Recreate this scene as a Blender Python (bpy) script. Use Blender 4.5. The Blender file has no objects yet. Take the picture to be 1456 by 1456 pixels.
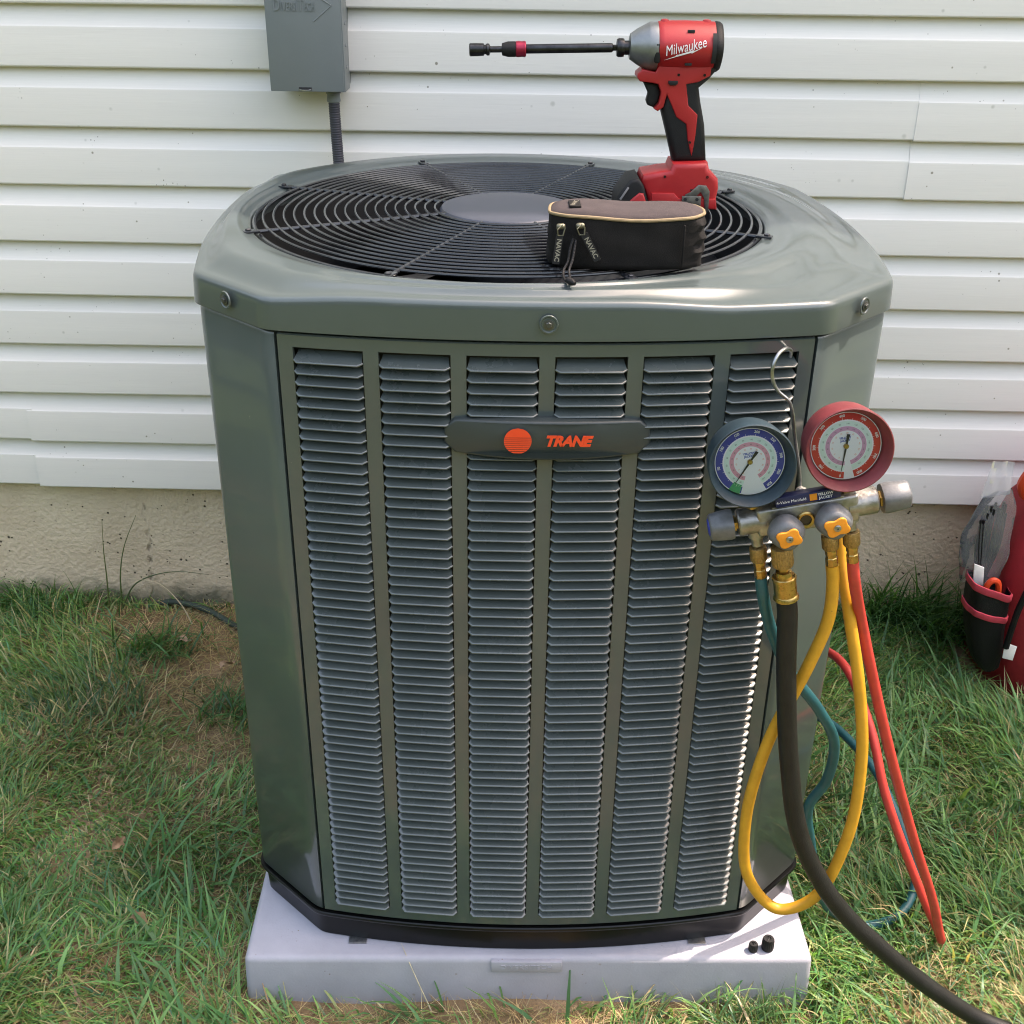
import bpy, bmesh, math, random
import numpy as np
from mathutils import Vector, Matrix

random.seed(7)
rng = np.random.default_rng(7)
SC = bpy.context.scene
COL = SC.collection

# ------------------------------------------------------------------ camera
YAW, PIT, ROL = -0.0148, 0.4774, 0.014
fwd = Vector((math.sin(YAW)*math.cos(PIT), math.cos(YAW)*math.cos(PIT), -math.sin(PIT)))
rgt = Vector((math.cos(YAW), -math.sin(YAW), 0))
dwn = fwd.cross(rgt)
r2 = rgt*math.cos(ROL) - dwn*math.sin(ROL)
d2 = rgt*math.sin(ROL) + dwn*math.cos(ROL)
cam_data = bpy.data.cameras.new('camera')
cam_data.sensor_width = 36.0
cam_data.lens = 36.0*1651.05/1456
cam_data.clip_start = 0.02
cam_data.clip_end = 500
cam = bpy.data.objects.new('camera', cam_data)
COL.objects.link(cam)
M = Matrix.Identity(4)
for i in range(3):
    M[i][0] = r2[i]; M[i][1] = -d2[i]; M[i][2] = -fwd[i]
M[0][3], M[1][3], M[2][3] = 0.0273, -2.3929, 1.5273
cam.matrix_world = M
SC.camera = cam

# ------------------------------------------------------------------ sky, sun, exposure
SUN = Vector((0.47, 0.160, 0.85)).normalized()          # towards the sun: high, from the right, just behind the house
world = bpy.data.worlds.new('World')
SC.world = world
world.use_nodes = True
wn = world.node_tree
bg = wn.nodes['Background']
sky = wn.nodes.new('ShaderNodeTexSky')
sky.sky_type = 'NISHITA'
sky.sun_disc = False
sky.sun_elevation = math.asin(SUN.z)
sky.sun_rotation = math.atan2(SUN.x, SUN.y)
sky.air_density = 2.0
sky.dust_density = 4.0
sky.ozone_density = 1.0
wn.links.new(sky.outputs[0], bg.inputs[0])
bg.inputs[1].default_value = 0.15
sun_data = bpy.data.lights.new('sun', 'SUN')
sun_data.energy = 2.0
sun_data.angle = math.radians(0.53)
sun_data.color = (1.0, 0.95, 0.87)
sun = bpy.data.objects.new('sun', sun_data)
sun.rotation_euler = SUN.to_track_quat('Z', 'Y').to_euler()
sun.location = SUN*20
COL.objects.link(sun)
SC.cycles.filter_width = 1.1              # a sharp phone lens
vs = SC.view_settings
vs.view_transform = 'Standard'
vs.look = 'None'
vs.gamma = 1.0
vs.exposure = 1.92
vs.use_curve_mapping = False
try:
    vs.use_white_balance = True            # the camera balanced for open shade
    vs.white_balance_temperature = 7350
    vs.white_balance_tint = 20
except Exception:
    pass

# ------------------------------------------------------------------ frames
UX, UY, UR = 0.0329, -0.6336, 0.0308       # the condenser stands here, turned a little

def u2w(p):
    c, s = math.cos(UR), math.sin(UR)
    return Vector((UX + c*p[0] - s*p[1], UY + s*p[0] + c*p[1], p[2]))

# ------------------------------------------------------------------ materials
def node(nt, t, **kw):
    n = nt.nodes.new(t)
    for k, v in kw.items():
        setattr(n, k, v)
    return n

MATS = {}
def mat(name, color, rough=0.5, metal=0.0, var=0.0, vscale=20, bump=0.0, bscale=200, coat=0.0, spec=0.5,
        speck=None, rvar=0.0, color2=None, stretch=None, world=False):
    if name in MATS:
        return MATS[name]
    m = bpy.data.materials.new(name)
    m.use_nodes = True
    nt = m.node_tree
    b = nt.nodes['Principled BSDF']
    b.inputs['Base Color'].default_value = (*color, 1)
    b.inputs['Roughness'].default_value = rough
    b.inputs['Metallic'].default_value = metal
    b.inputs['Specular IOR Level'].default_value = spec
    if coat:
        b.inputs['Coat Weight'].default_value = coat
        b.inputs['Coat Roughness'].default_value = 0.075
    tc = node(nt, 'ShaderNodeTexCoord')
    src = tc.outputs['Object']
    if world:                                   # alike pieces share a mesh: read the grain off the place, not the piece
        src = node(nt, 'ShaderNodeNewGeometry').outputs['Position']
    if stretch:
        mp = node(nt, 'ShaderNodeMapping')
        mp.inputs['Scale'].default_value = stretch
        nt.links.new(src, mp.inputs[0]); src = mp.outputs[0]
    colout = None
    if var or color2:
        n = node(nt, 'ShaderNodeTexNoise')
        n.inputs['Scale'].default_value = vscale
        n.inputs['Detail'].default_value = 6
        n.inputs['Roughness'].default_value = 0.65
        nt.links.new(src, n.inputs['Vector'])
        mx = node(nt, 'ShaderNodeMix', data_type='RGBA')
        c2 = color2 if color2 else tuple(min(1, c*(1+var)) for c in color)
        c1 = color if color2 else tuple(c*(1-var) for c in color)
        mx.inputs[6].default_value = (*c1, 1); mx.inputs[7].default_value = (*c2, 1)
        rmp = node(nt, 'ShaderNodeMapRange')
        rmp.inputs[1].default_value = 0.3; rmp.inputs[2].default_value = 0.7
        nt.links.new(n.outputs[0], rmp.inputs[0])
        nt.links.new(rmp.outputs[0], mx.inputs[0])
        colout = mx.outputs[2]
        if rvar:
            rr = node(nt, 'ShaderNodeMapRange')
            rr.inputs[1].default_value = 0.3; rr.inputs[2].default_value = 0.7
            rr.inputs[3].default_value = max(0, rough-rvar); rr.inputs[4].default_value = min(1, rough+rvar)
            nt.links.new(n.outputs[0], rr.inputs[0])
            nt.links.new(rr.outputs[0], b.inputs['Roughness'])
    if speck:                                   # (scale, threshold, colour): dirt specks with a shape of their own
        for sscale, thr, scol in speck:
            v = node(nt, 'ShaderNodeTexVoronoi')
            v.inputs['Scale'].default_value = sscale
            nt.links.new(tc.outputs['Object'], v.inputs['Vector'])
            n2 = node(nt, 'ShaderNodeTexNoise')
            n2.inputs['Scale'].default_value = sscale*0.22
            nt.links.new(tc.outputs['Object'], n2.inputs['Vector'])
            ad = node(nt, 'ShaderNodeMath', operation='MULTIPLY_ADD')
            nt.links.new(n2.outputs[0], ad.inputs[0]); ad.inputs[1].default_value = 1.1; 
            nt.links.new(v.outputs[0], ad.inputs[2])
            lt = node(nt, 'ShaderNodeMapRange')
            lt.inputs[1].default_value = thr; lt.inputs[2].default_value = thr+0.08
            lt.inputs[3].default_value = 1.0; lt.inputs[4].default_value = 0.0
            nt.links.new(ad.outputs[0], lt.inputs[0])
            m2 = node(nt, 'ShaderNodeMix', data_type='RGBA')
            if colout is None:
                m2.inputs[6].default_value = (*color, 1)
            else:
                nt.links.new(colout, m2.inputs[6])
            m2.inputs[7].default_value = (*scol, 1)
            nt.links.new(lt.outputs[0], m2.inputs[0])
            colout = m2.outputs[2]
    if colout is not None:
        nt.links.new(colout, b.inputs['Base Color'])
    if bump:
        n3 = node(nt, 'ShaderNodeTexNoise')
        n3.inputs['Scale'].default_value = bscale
        n3.inputs['Detail'].default_value = 5
        nt.links.new(src, n3.inputs['Vector'])
        bp = node(nt, 'ShaderNodeBump')
        bp.inputs['Strength'].default_value = bump
        bp.inputs['Distance'].default_value = 0.002
        nt.links.new(n3.outputs[0], bp.inputs['Height'])
        nt.links.new(bp.outputs[0], b.inputs['Normal'])
    MATS[name] = m
    return m

M_SIDING = mat('vinyl_siding', (0.73, 0.71, 0.660), 0.42, var=0.035, vscale=3.0, bump=0.12, bscale=60, stretch=(0.25, 1, 6),
               speck=[(26, 0.44, (0.54, 0.53, 0.48)), (60, 0.41, (0.28, 0.26, 0.21)), (140, 0.40, (0.16, 0.14, 0.11))])
M_PAINT = mat('green_grey_paint', (0.058, 0.077, 0.077), 0.36, var=0.06, vscale=5, bump=0.03, bscale=900, coat=0.75, rvar=0.05, speck=[(170, 0.36, (0.20, 0.20, 0.18))])
M_LOUVER = mat('louver_paint', (0.076, 0.093, 0.090), 0.26, var=0.10, vscale=9, coat=0.9, rvar=0.06, world=True)
M_BASE = mat('black_base_plastic', (0.0028, 0.0028, 0.003), 0.28, spec=0.3, var=0.3, vscale=15)
M_DARK = mat('dark_interior', (0.012, 0.013, 0.014), 0.7)
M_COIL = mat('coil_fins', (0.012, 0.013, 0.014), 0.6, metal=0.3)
M_WIRE = mat('black_wire_coat', (0.016, 0.018, 0.022), 0.22, coat=0.4, var=0.2, vscale=30)
M_HUB = mat('slate_motor_cover', (0.050, 0.057, 0.076), 0.38, var=0.08, vscale=12)
M_FAN = mat('fan_blade_metal', (0.018, 0.020, 0.023), 0.4, metal=0.3)
M_SCREW = mat('zinc_screw', (0.35, 0.36, 0.36), 0.35, metal=1.0, var=0.3, vscale=150)
M_BADGE = mat('badge_plastic', (0.032, 0.042, 0.042), 0.42, var=0.05, vscale=30)
M_ORANGE = mat('orange_red_print', (0.80, 0.065, 0.018), 0.45)
M_PAD = mat('grey_pad_plastic', (0.36, 0.36, 0.405), 0.58, var=0.10, vscale=9, bump=0.2, bscale=300,
            speck=[(45, 0.43, (0.27, 0.25, 0.23)), (130, 0.43, (0.20, 0.17, 0.13))])
M_BOXGREY = mat('grey_box_enamel', (0.175, 0.200, 0.205), 0.5, var=0.04, vscale=8, bump=0.06, bscale=300)
M_CONDUIT = mat('dark_conduit', (0.035, 0.036, 0.048), 0.5, var=0.2, vscale=60)
M_RED = mat('red_tool_plastic', (0.40, 0.016, 0.018), 0.42, var=0.06, vscale=40, bump=0.1, bscale=900)
M_BLACKR = mat('black_rubber', (0.0095, 0.0095, 0.010), 0.6, spec=0.35, var=0.2, vscale=60, bump=0.25, bscale=900)
M_NOSE = mat('grey_cast_metal', (0.26, 0.27, 0.265), 0.42, metal=0.75, var=0.15, vscale=70, rvar=0.1)
M_STEEL = mat('dark_steel', (0.05, 0.05, 0.052), 0.35, metal=0.9, var=0.4, vscale=90)
M_REDANO = mat('red_anodised', (0.35, 0.02, 0.05), 0.35, metal=0.5)
M_WHITE = mat('white_print', (0.80, 0.80, 0.80), 0.5)
M_HOOKST = mat('worn_steel', (0.22, 0.21, 0.19), 0.4, metal=0.9, var=0.4, vscale=120)
M_POUCH = mat('black_canvas', (0.0085, 0.0075, 0.0072), 0.8, spec=0.25, var=0.3, vscale=40, bump=0.5, bscale=1200)
M_LID = mat('brown_canvas_lid', (0.045, 0.033, 0.034), 0.9, var=0.18, vscale=60, bump=0.5, bscale=1300)
M_PIPING = mat('tan_piping', (0.23, 0.17, 0.095), 0.75, var=0.2, vscale=90)
M_TANTXT = mat('tan_print', (0.25, 0.23, 0.18), 0.6)
M_ZIP = mat('old_brass_zip', (0.16, 0.155, 0.11), 0.45, metal=0.8)
M_BRASS = mat('brass', (0.46, 0.31, 0.11), 0.33, metal=1.0, var=0.3, vscale=180, rvar=0.1)
M_BRASSK = mat('knurled_brass', (0.42, 0.28, 0.12), 0.5, metal=1.0, var=0.35, vscale=300, bump=0.6, bscale=900)
M_ALU = mat('scuffed_aluminium', (0.33, 0.32, 0.30), 0.42, metal=0.9, var=0.35, vscale=70, rvar=0.15, bump=0.15, bscale=250, speck=[(120, 0.42, (0.06, 0.05, 0.04))])
M_KNOB = mat('silver_grey_knob', (0.125, 0.13, 0.135), 0.42, metal=0.1, var=0.25, vscale=60, bump=0.1, bscale=400)
M_KNOBOR = mat('orange_insert', (0.78, 0.27, 0.02), 0.45, var=0.1, vscale=80)
M_BOOTB = mat('teal_rubber_boot', (0.012, 0.030, 0.041), 0.55, var=0.35, vscale=25, bump=0.12, bscale=300)
M_BOOTR = mat('red_rubber_boot', (0.16, 0.024, 0.028), 0.55, var=0.25, vscale=25, bump=0.12, bscale=300)
M_NAVY = mat('navy_label', (0.015, 0.020, 0.075), 0.4)
M_YEL = mat('yellow_hose_rubber', (0.56, 0.28, 0.020), 0.45, var=0.12, vscale=45, speck=[(110, 0.40, (0.20, 0.10, 0.03))])
M_REDH = mat('red_hose_rubber', (0.50, 0.045, 0.035), 0.45, var=0.14, vscale=45, speck=[(110, 0.37, (0.2, 0.03, 0.03))])
M_TEAL = mat('teal_hose_rubber', (0.010, 0.085, 0.098), 0.45, var=0.2, vscale=45)
M_BLKH = mat('black_hose_rubber', (0.010, 0.010, 0.0098), 0.5, spec=0.35, var=0.3, vscale=50, bump=0.3, bscale=500)
M_BAGRED = mat('red_bag_fabric', (0.30, 0.009, 0.014), 0.75, var=0.2, vscale=14, bump=0.5, bscale=700)
M_TRIM = mat('pink_red_trim', (0.60, 0.055, 0.085), 0.7, var=0.12, vscale=60)
M_BAGBLK = mat('black_nylon', (0.005, 0.005, 0.006), 0.55, spec=0.3, var=0.3, vscale=30, bump=0.5, bscale=400)
M_TAG = mat('white_tag', (0.72, 0.70, 0.67), 0.7, var=0.1, vscale=60)
M_STRAW = mat('dry_leaf', (0.30, 0.21, 0.13), 0.8, var=0.3, vscale=80)

def mat_concrete():
    m = bpy.data.materials.new('foundation_concrete'); m.use_nodes = True
    nt = m.node_tree; b = nt.nodes['Principled BSDF']; b.inputs['Roughness'].default_value = 0.85
    tc = node(nt, 'ShaderNodeTexCoord'); src = tc.outputs['Object']
    n1 = node(nt, 'ShaderNodeTexNoise'); n1.inputs['Scale'].default_value = 5; n1.inputs['Detail'].default_value = 8; n1.inputs['Roughness'].default_value = 0.7
    nt.links.new(src, n1.inputs[0])
    cr = node(nt, 'ShaderNodeValToRGB')
    cr.color_ramp.elements[0].position = 0.3; cr.color_ramp.elements[0].color = (0.58, 0.455, 0.315, 1)
    cr.color_ramp.elements[1].position = 0.7; cr.color_ramp.elements[1].color = (0.74, 0.61, 0.44, 1)
    nt.links.new(n1.outputs[0], cr.inputs[0])
    # air pits
    v = node(nt, 'ShaderNodeTexVoronoi'); v.inputs['Scale'].default_value = 62; nt.links.new(src, v.inputs[0])
    n2 = node(nt, 'ShaderNodeTexNoise'); n2.inputs['Scale'].default_value = 14; nt.links.new(src, n2.inputs[0])
    a = node(nt, 'ShaderNodeMath', operation='MULTIPLY_ADD'); nt.links.new(n2.outputs[0], a.inputs[0]); a.inputs[1].default_value = 0.9; nt.links.new(v.outputs[0], a.inputs[2])
    pit = node(nt, 'ShaderNodeMapRange'); pit.inputs[1].default_value = 0.47; pit.inputs[2].default_value = 0.54; pit.inputs[3].default_value = 1; pit.inputs[4].default_value = 0
    nt.links.new(a.outputs[0], pit.inputs[0])
    # one hairline crack
    sx = node(nt, 'ShaderNodeSeparateXYZ'); nt.links.new(src, sx.inputs[0])
    n3 = node(nt, 'ShaderNodeTexNoise'); n3.inputs['Scale'].default_value = 26; n3.inputs['Detail'].default_value = 6; nt.links.new(src, n3.inputs[0])
    k = node(nt, 'ShaderNodeMath', operation='MULTIPLY_ADD'); nt.links.new(n3.outputs[0], k.inputs[0]); k.inputs[1].default_value = 0.035
    zz = node(nt, 'ShaderNodeMath', operation='MULTIPLY_ADD'); nt.links.new(sx.outputs[2], zz.inputs[0]); zz.inputs[1].default_value = -0.05; nt.links.new(sx.outputs[0], zz.inputs[2])
    nt.links.new(zz.outputs[0], k.inputs[2])
    ab = node(nt, 'ShaderNodeMath', operation='ADD'); nt.links.new(k.outputs[0], ab.inputs[0]); ab.inputs[1].default_value = 0.872
    ab2 = node(nt, 'ShaderNodeMath', operation='ABSOLUTE'); nt.links.new(ab.outputs[0], ab2.inputs[0])
    ck = node(nt, 'ShaderNodeMapRange'); ck.inputs[1].default_value = 0.0008; ck.inputs[2].default_value = 0.006; ck.inputs[3].default_value = 0.7; ck.inputs[4].default_value = 0
    nt.links.new(ab2.outputs[0], ck.inputs[0])
    n6 = node(nt, 'ShaderNodeTexNoise'); n6.inputs['Scale'].default_value = 45; nt.links.new(src, n6.inputs[0])
    n6r = node(nt, 'ShaderNodeMapRange'); n6r.inputs[1].default_value = 0.42; n6r.inputs[2].default_value = 0.6; nt.links.new(n6.outputs[0], n6r.inputs[0])
    ckm = node(nt, 'ShaderNodeMath', operation='MULTIPLY'); nt.links.new(ck.outputs[0], ckm.inputs[0]); nt.links.new(n6r.outputs[0], ckm.inputs[1])
    mxm = node(nt, 'ShaderNodeMath', operation='MAXIMUM'); nt.links.new(pit.outputs[0], mxm.inputs[0]); nt.links.new(ckm.outputs[0], mxm.inputs[1])
    # moss and soil splashed on the foot of the wall, ragged upper edge
    n4 = node(nt, 'ShaderNodeTexNoise'); n4.inputs['Scale'].default_value = 18; n4.inputs['Detail'].default_value = 7; nt.links.new(src, n4.inputs[0])
    ms = node(nt, 'ShaderNodeMath', operation='MULTIPLY_ADD'); nt.links.new(n4.outputs[0], ms.inputs[0]); ms.inputs[1].default_value = -0.11; nt.links.new(sx.outputs[2], ms.inputs[2])
    mm = node(nt, 'ShaderNodeMapRange'); mm.inputs[1].default_value = -0.035; mm.inputs[2].default_value = 0.012; mm.inputs[3].default_value = 0.85; mm.inputs[4].default_value = 0
    nt.links.new(ms.outputs[0], mm.inputs[0])
    m1 = node(nt, 'ShaderNodeMix', data_type='RGBA'); nt.links.new(mxm.outputs[0], m1.inputs[0]); nt.links.new(cr.outputs[0], m1.inputs[6]); m1.inputs[7].default_value = (0.11, 0.085, 0.06, 1)
    m2 = node(nt, 'ShaderNodeMix', data_type='RGBA'); nt.links.new(mm.outputs[0], m2.inputs[0]); nt.links.new(m1.outputs[2], m2.inputs[6]); m2.inputs[7].default_value = (0.075, 0.085, 0.05, 1)
    nt.links.new(m2.outputs[2], b.inputs['Base Color'])
    n5 = node(nt, 'ShaderNodeTexNoise'); n5.inputs['Scale'].default_value = 90; n5.inputs['Detail'].default_value = 6; nt.links.new(src, n5.inputs[0])
    hs = node(nt, 'ShaderNodeMath', operation='MULTIPLY_ADD'); nt.links.new(mxm.outputs[0], hs.inputs[0]); hs.inputs[1].default_value = -1.2; nt.links.new(n5.outputs[0], hs.inputs[2])
    bp = node(nt, 'ShaderNodeBump'); bp.inputs['Strength'].default_value = 0.9; bp.inputs['Distance'].default_value = 0.005
    nt.links.new(hs.outputs[0], bp.inputs['Height']); nt.links.new(bp.outputs[0], b.inputs['Normal'])
    return m
M_CONC = mat_concrete()

def mat_soil():
    m = bpy.data.materials.new('soil_and_thatch'); m.use_nodes = True
    nt = m.node_tree; b = nt.nodes['Principled BSDF']; b.inputs['Roughness'].default_value = 0.95
    b.inputs['Specular IOR Level'].default_value = 0.1
    tc = node(nt, 'ShaderNodeTexCoord'); src = tc.outputs['Object']
    n1 = node(nt, 'ShaderNodeTexNoise'); n1.inputs['Scale'].default_value = 3.5; n1.inputs['Detail'].default_value = 9; n1.inputs['Roughness'].default_value = 0.7
    nt.links.new(src, n1.inputs[0])
    cr = node(nt, 'ShaderNodeValToRGB'); e = cr.color_ramp.elements
    e[0].position = 0.30; e[0].color = (0.11, 0.072, 0.042, 1)
    e[1].position = 0.72; e[1].color = (0.38, 0.26, 0.155, 1)
    x = e.new(0.5); x.color = (0.22, 0.15, 0.085, 1)
    nt.links.new(n1.outputs[0], cr.inputs[0])
    # far out, where no blades stand, the sheet takes the lawn's own green
    sx = node(nt, 'ShaderNodeVectorMath', operation='LENGTH'); nt.links.new(src, sx.inputs[0])
    far = node(nt, 'ShaderNodeMapRange'); far.inputs[1].default_value = 2.6; far.inputs[2].default_value = 4.2
    nt.links.new(sx.outputs['Value'], far.inputs[0])
    n2 = node(nt, 'ShaderNodeTexNoise'); n2.inputs['Scale'].default_value = 40; n2.inputs['Detail'].default_value = 8; nt.links.new(src, n2.inputs[0])
    cg = node(nt, 'ShaderNodeValToRGB'); g = cg.color_ramp.elements
    g[0].position = 0.35; g[0].color = (0.035, 0.06, 0.018, 1); g[1].position = 0.7; g[1].color = (0.12, 0.16, 0.05, 1)
    nt.links.new(n2.outputs[0], cg.inputs[0])
    mx = node(nt, 'ShaderNodeMix', data_type='RGBA'); nt.links.new(far.outputs[0], mx.inputs[0]); nt.links.new(cr.outputs[0], mx.inputs[6]); nt.links.new(cg.outputs[0], mx.inputs[7])
    nt.links.new(mx.outputs[2], b.inputs['Base Color'])
    n3 = node(nt, 'ShaderNodeTexNoise'); n3.inputs['Scale'].default_value = 120; n3.inputs['Detail'].default_value = 8; nt.links.new(src, n3.inputs[0])
    bp = node(nt, 'ShaderNodeBump'); bp.inputs['Strength'].default_value = 1.0; bp.inputs['Distance'].default_value = 0.006
    nt.links.new(n3.outputs[0], bp.inputs['Height']); nt.links.new(bp.outputs[0], b.inputs['Normal'])
    return m
M_SOIL = mat_soil()

def mat_grass():
    m = bpy.data.materials.new('grass_blades'); m.use_nodes = True
    nt = m.node_tree; b = nt.nodes['Principled BSDF']; out = nt.nodes['Material Output']
    at = node(nt, 'ShaderNodeAttribute'); at.attribute_name = 'Col'
    nt.links.new(at.outputs['Color'], b.inputs['Base Color'])
    b.inputs['Roughness'].default_value = 0.42
    b.inputs['Specular IOR Level'].default_value = 0.45
    tr = node(nt, 'ShaderNodeBsdfTranslucent')
    mul = node(nt, 'ShaderNodeMix', data_type='RGBA', blend_type='MULTIPLY'); mul.inputs[0].default_value = 1
    nt.links.new(at.outputs['Color'], mul.inputs[6]); mul.inputs[7].default_value = (1.5, 1.5, 0.7, 1)
    nt.links.new(mul.outputs[2], tr.inputs[0])
    ms = node(nt, 'ShaderNodeMixShader'); ms.inputs[0].default_value = 0.35
    nt.links.new(b.outputs[0], ms.inputs[1]); nt.links.new(tr.outputs[0], ms.inputs[2])
    nt.links.new(ms.outputs[0], out.inputs[0])
    return m
M_GRASS = mat_grass()

def mat_clear(name, tint, gloss_rough, base_mix, body=None):
    m = bpy.data.materials.new(name); m.use_nodes = True
    nt = m.node_tree; nt.nodes.remove(nt.nodes['Principled BSDF']); out = nt.nodes['Material Output']
    t = node(nt, 'ShaderNodeBsdfTransparent'); t.inputs[0].default_value = (*tint, 1)
    g = node(nt, 'ShaderNodeBsdfGlossy'); g.inputs['Roughness'].default_value = gloss_rough
    fr = node(nt, 'ShaderNodeFresnel'); fr.inputs[0].default_value = 1.45
    ms = node(nt, 'ShaderNodeMixShader')
    nt.links.new(fr.outputs[0], ms.inputs[0]); nt.links.new(t.outputs[0], ms.inputs[1]); nt.links.new(g.outputs[0], ms.inputs[2])
    last = ms
    if body:
        d = node(nt, 'ShaderNodeBsdfDiffuse'); d.inputs[0].default_value = (*body, 1)
        m2 = node(nt, 'ShaderNodeMixShader'); m2.inputs[0].default_value = base_mix
        nt.links.new(ms.outputs[0], m2.inputs[1]); nt.links.new(d.outputs[0], m2.inputs[2]); last = m2
    nt.links.new(last.outputs[0], out.inputs[0])
    return m
M_LENS = mat_clear('gauge_lens', (0.96, 0.97, 0.97), 0.03, 0)
M_PLASTIC = mat_clear('clear_poly_bag', (0.95, 0.95, 0.97), 0.10, 0.13, (0.75, 0.75, 0.78))

# ------------------------------------------------------------------ mesh helpers
class MB:
    """collects shapes in the frame of its thing and links them as ONE mesh object"""
    def __init__(self, xf=None):
        self.v = []; self.f = []; self.xf = xf
    def add(self, vs_, fs_):
        o = len(self.v)
        for p in vs_:
            p = Vector(p)
            self.v.append(self.xf @ p if self.xf is not None else p)
        self.f += [tuple(i+o for i in f) for f in fs_]
        return self
    def bm(self, bm):
        bm.verts.index_update()
        self.add([v.co.copy() for v in bm.verts], [[v.index for v in f.verts] for f in bm.faces]); bm.free(); return self
    def box(self, lo, hi, bev=0.0, seg=2, xf=None):
        bm = bmesh.new()
        bmesh.ops.create_cube(bm, size=1)
        c = [(a+b)/2 for a, b in zip(lo, hi)]; s = [abs(b-a) for a, b in zip(lo, hi)]
        for v in bm.verts:
            v.co = Vector((c[0]+v.co.x*s[0], c[1]+v.co.y*s[1], c[2]+v.co.z*s[2]))
        if bev:
            bmesh.ops.bevel(bm, geom=bm.edges[:], offset=bev, segments=seg, profile=0.5, affect='EDGES')
        if xf is not None:
            bmesh.ops.transform(bm, matrix=xf, verts=bm.verts)
        return self.bm(bm)
    def prism(self, poly, y0, y1, bev=0.0, seg=2, plane='xz'):
        """an outline in x,z given thickness along y"""
        bm = bmesh.new()
        vsq = [bm.verts.new((p[0], y0, p[1])) for p in poly]
        f = bm.faces.new(vsq)
        r = bmesh.ops.extrude_face_region(bm, geom=[f])
        for e in r['geom']:
            if isinstance(e, bmesh.types.BMVert):
                e.co.y = y1
        bmesh.ops.recalc_face_normals(bm, faces=bm.faces[:])
        if bev:
            ed = [e for e in bm.edges if abs(e.verts[0].co.y-e.verts[1].co.y) < 1e-7]
            bmesh.ops.bevel(bm, geom=ed, offset=bev, segments=seg, profile=0.5, affect='EDGES', clamp_overlap=True)
        bmesh.ops.triangulate(bm, faces=[q for q in bm.faces if len(q.verts) > 4])
        return self.bm(bm)
    def lathe(self, prof, org, axis, n=32, mod=None, cap=True, up=None):
        """prof: (radius, along axis)"""
        ax = Vector(axis).normalized(); org = Vector(org)
        u = Vector(up) if up else (Vector((0, 0, 1)) if abs(ax.z) < 0.9 else Vector((1, 0, 0)))
        e1 = (u - ax*u.dot(ax)).normalized(); e2 = ax.cross(e1)
        vs_, fs_ = [], []
        for (r, t) in prof:
            for k in range(n):
                a = 2*math.pi*k/n
                rr = r*(mod(a, t) if mod else 1)
                vs_.append(org + ax*t + e1*(rr*math.cos(a)) + e2*(rr*math.sin(a)))
        for i in range(len(prof)-1):
            for k in range(n):
                k2 = (k+1) % n
                fs_.append((i*n+k, i*n+k2, (i+1)*n+k2, (i+1)*n+k))
        if cap:
            if prof[0][0] > 1e-5: fs_.append(tuple(range(n-1, -1, -1)))
            if prof[-1][0] > 1e-5: fs_.append(tuple((len(prof)-1)*n+k for k in range(n)))
        return self.add(vs_, fs_)
    def tube(self, pts, r, n=12, cap=True, closed=False):
        pts = [Vector(p) for p in pts]; m = len(pts)
        rad = r if callable(r) else (lambda i: r)
        tang = []
        for i in range(m):
            a = pts[(i-1) % m] if (closed or i > 0) else pts[0]
            b = pts[(i+1) % m] if (closed or i < m-1) else pts[-1]
            tang.append((b-a).normalized())
        e = Vector((0, 0, 1)) if abs(tang[0].z) < 0.9 else Vector((1, 0, 0))
        e = (e - tang[0]*e.dot(tang[0])).normalized()
        vs_, fs_ = [], []
        for i in range(m):
            e = (e - tang[i]*e.dot(tang[i])).normalized(); g = tang[i].cross(e)
            for k in range(n):
                a = 2*math.pi*k/n
                vs_.append(pts[i] + (e*math.cos(a) + g*math.sin(a))*rad(i))
        for i in range(m if closed else m-1):
            j = (i+1) % m
            for k in range(n):
                k2 = (k+1) % n
                fs_.append((i*n+k, i*n+k2, j*n+k2, j*n+k))
        if cap and not closed:
            fs_.append(tuple(range(n-1, -1, -1))); fs_.append(tuple((m-1)*n+k for k in range(n)))
        return self.add(vs_, fs_)
    def loft(self, rings, cap=True):
        n = len(rings[0]); vs_, fs_ = [], []
        for r in rings: vs_ += r
        for i in range(len(rings)-1):
            for k in range(n):
                k2 = (k+1) % n
                fs_.append((i*n+k, i*n+k2, (i+1)*n+k2, (i+1)*n+k))
        if cap:
            fs_.append(tuple(range(n-1, -1, -1))); fs_.append(tuple((len(rings)-1)*n+k for k in range(n)))
        return self.add(vs_, fs_)
    def build(self, name, material, parent=None, smooth=35, base=None):
        b = Vector(parent['_base']) if (parent is not None and '_base' in parent) else Vector(base or (0, 0, 0))
        me = bpy.data.meshes.new(name)
        me.from_pydata([tuple(p-b) for p in self.v], [], self.f)
        me.validate()
        bm = bmesh.new(); bm.from_mesh(me)
        bmesh.ops.recalc_face_normals(bm, faces=bm.faces[:]); bm.to_mesh(me); bm.free()
        if smooth:
            me.shade_smooth(); me.set_sharp_from_angle(angle=math.radians(smooth))
        if isinstance(material, (list, tuple)):
            for q in material: me.materials.append(q)
        else:
            me.materials.append(material)
        o = bpy.data.objects.new(name, me); COL.objects.link(o)
        if parent is not None:
            o.parent = parent
            if '_base' in parent: o['_base'] = parent['_base']
        elif base is not None:
            o.location = base
        return o

def tag(o, label=None, cat=None, group=None, kind=None):
    if label: o['label'] = label
    if cat: o['category'] = cat
    if group: o['group'] = group
    if kind: o['kind'] = kind
    return o

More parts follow.
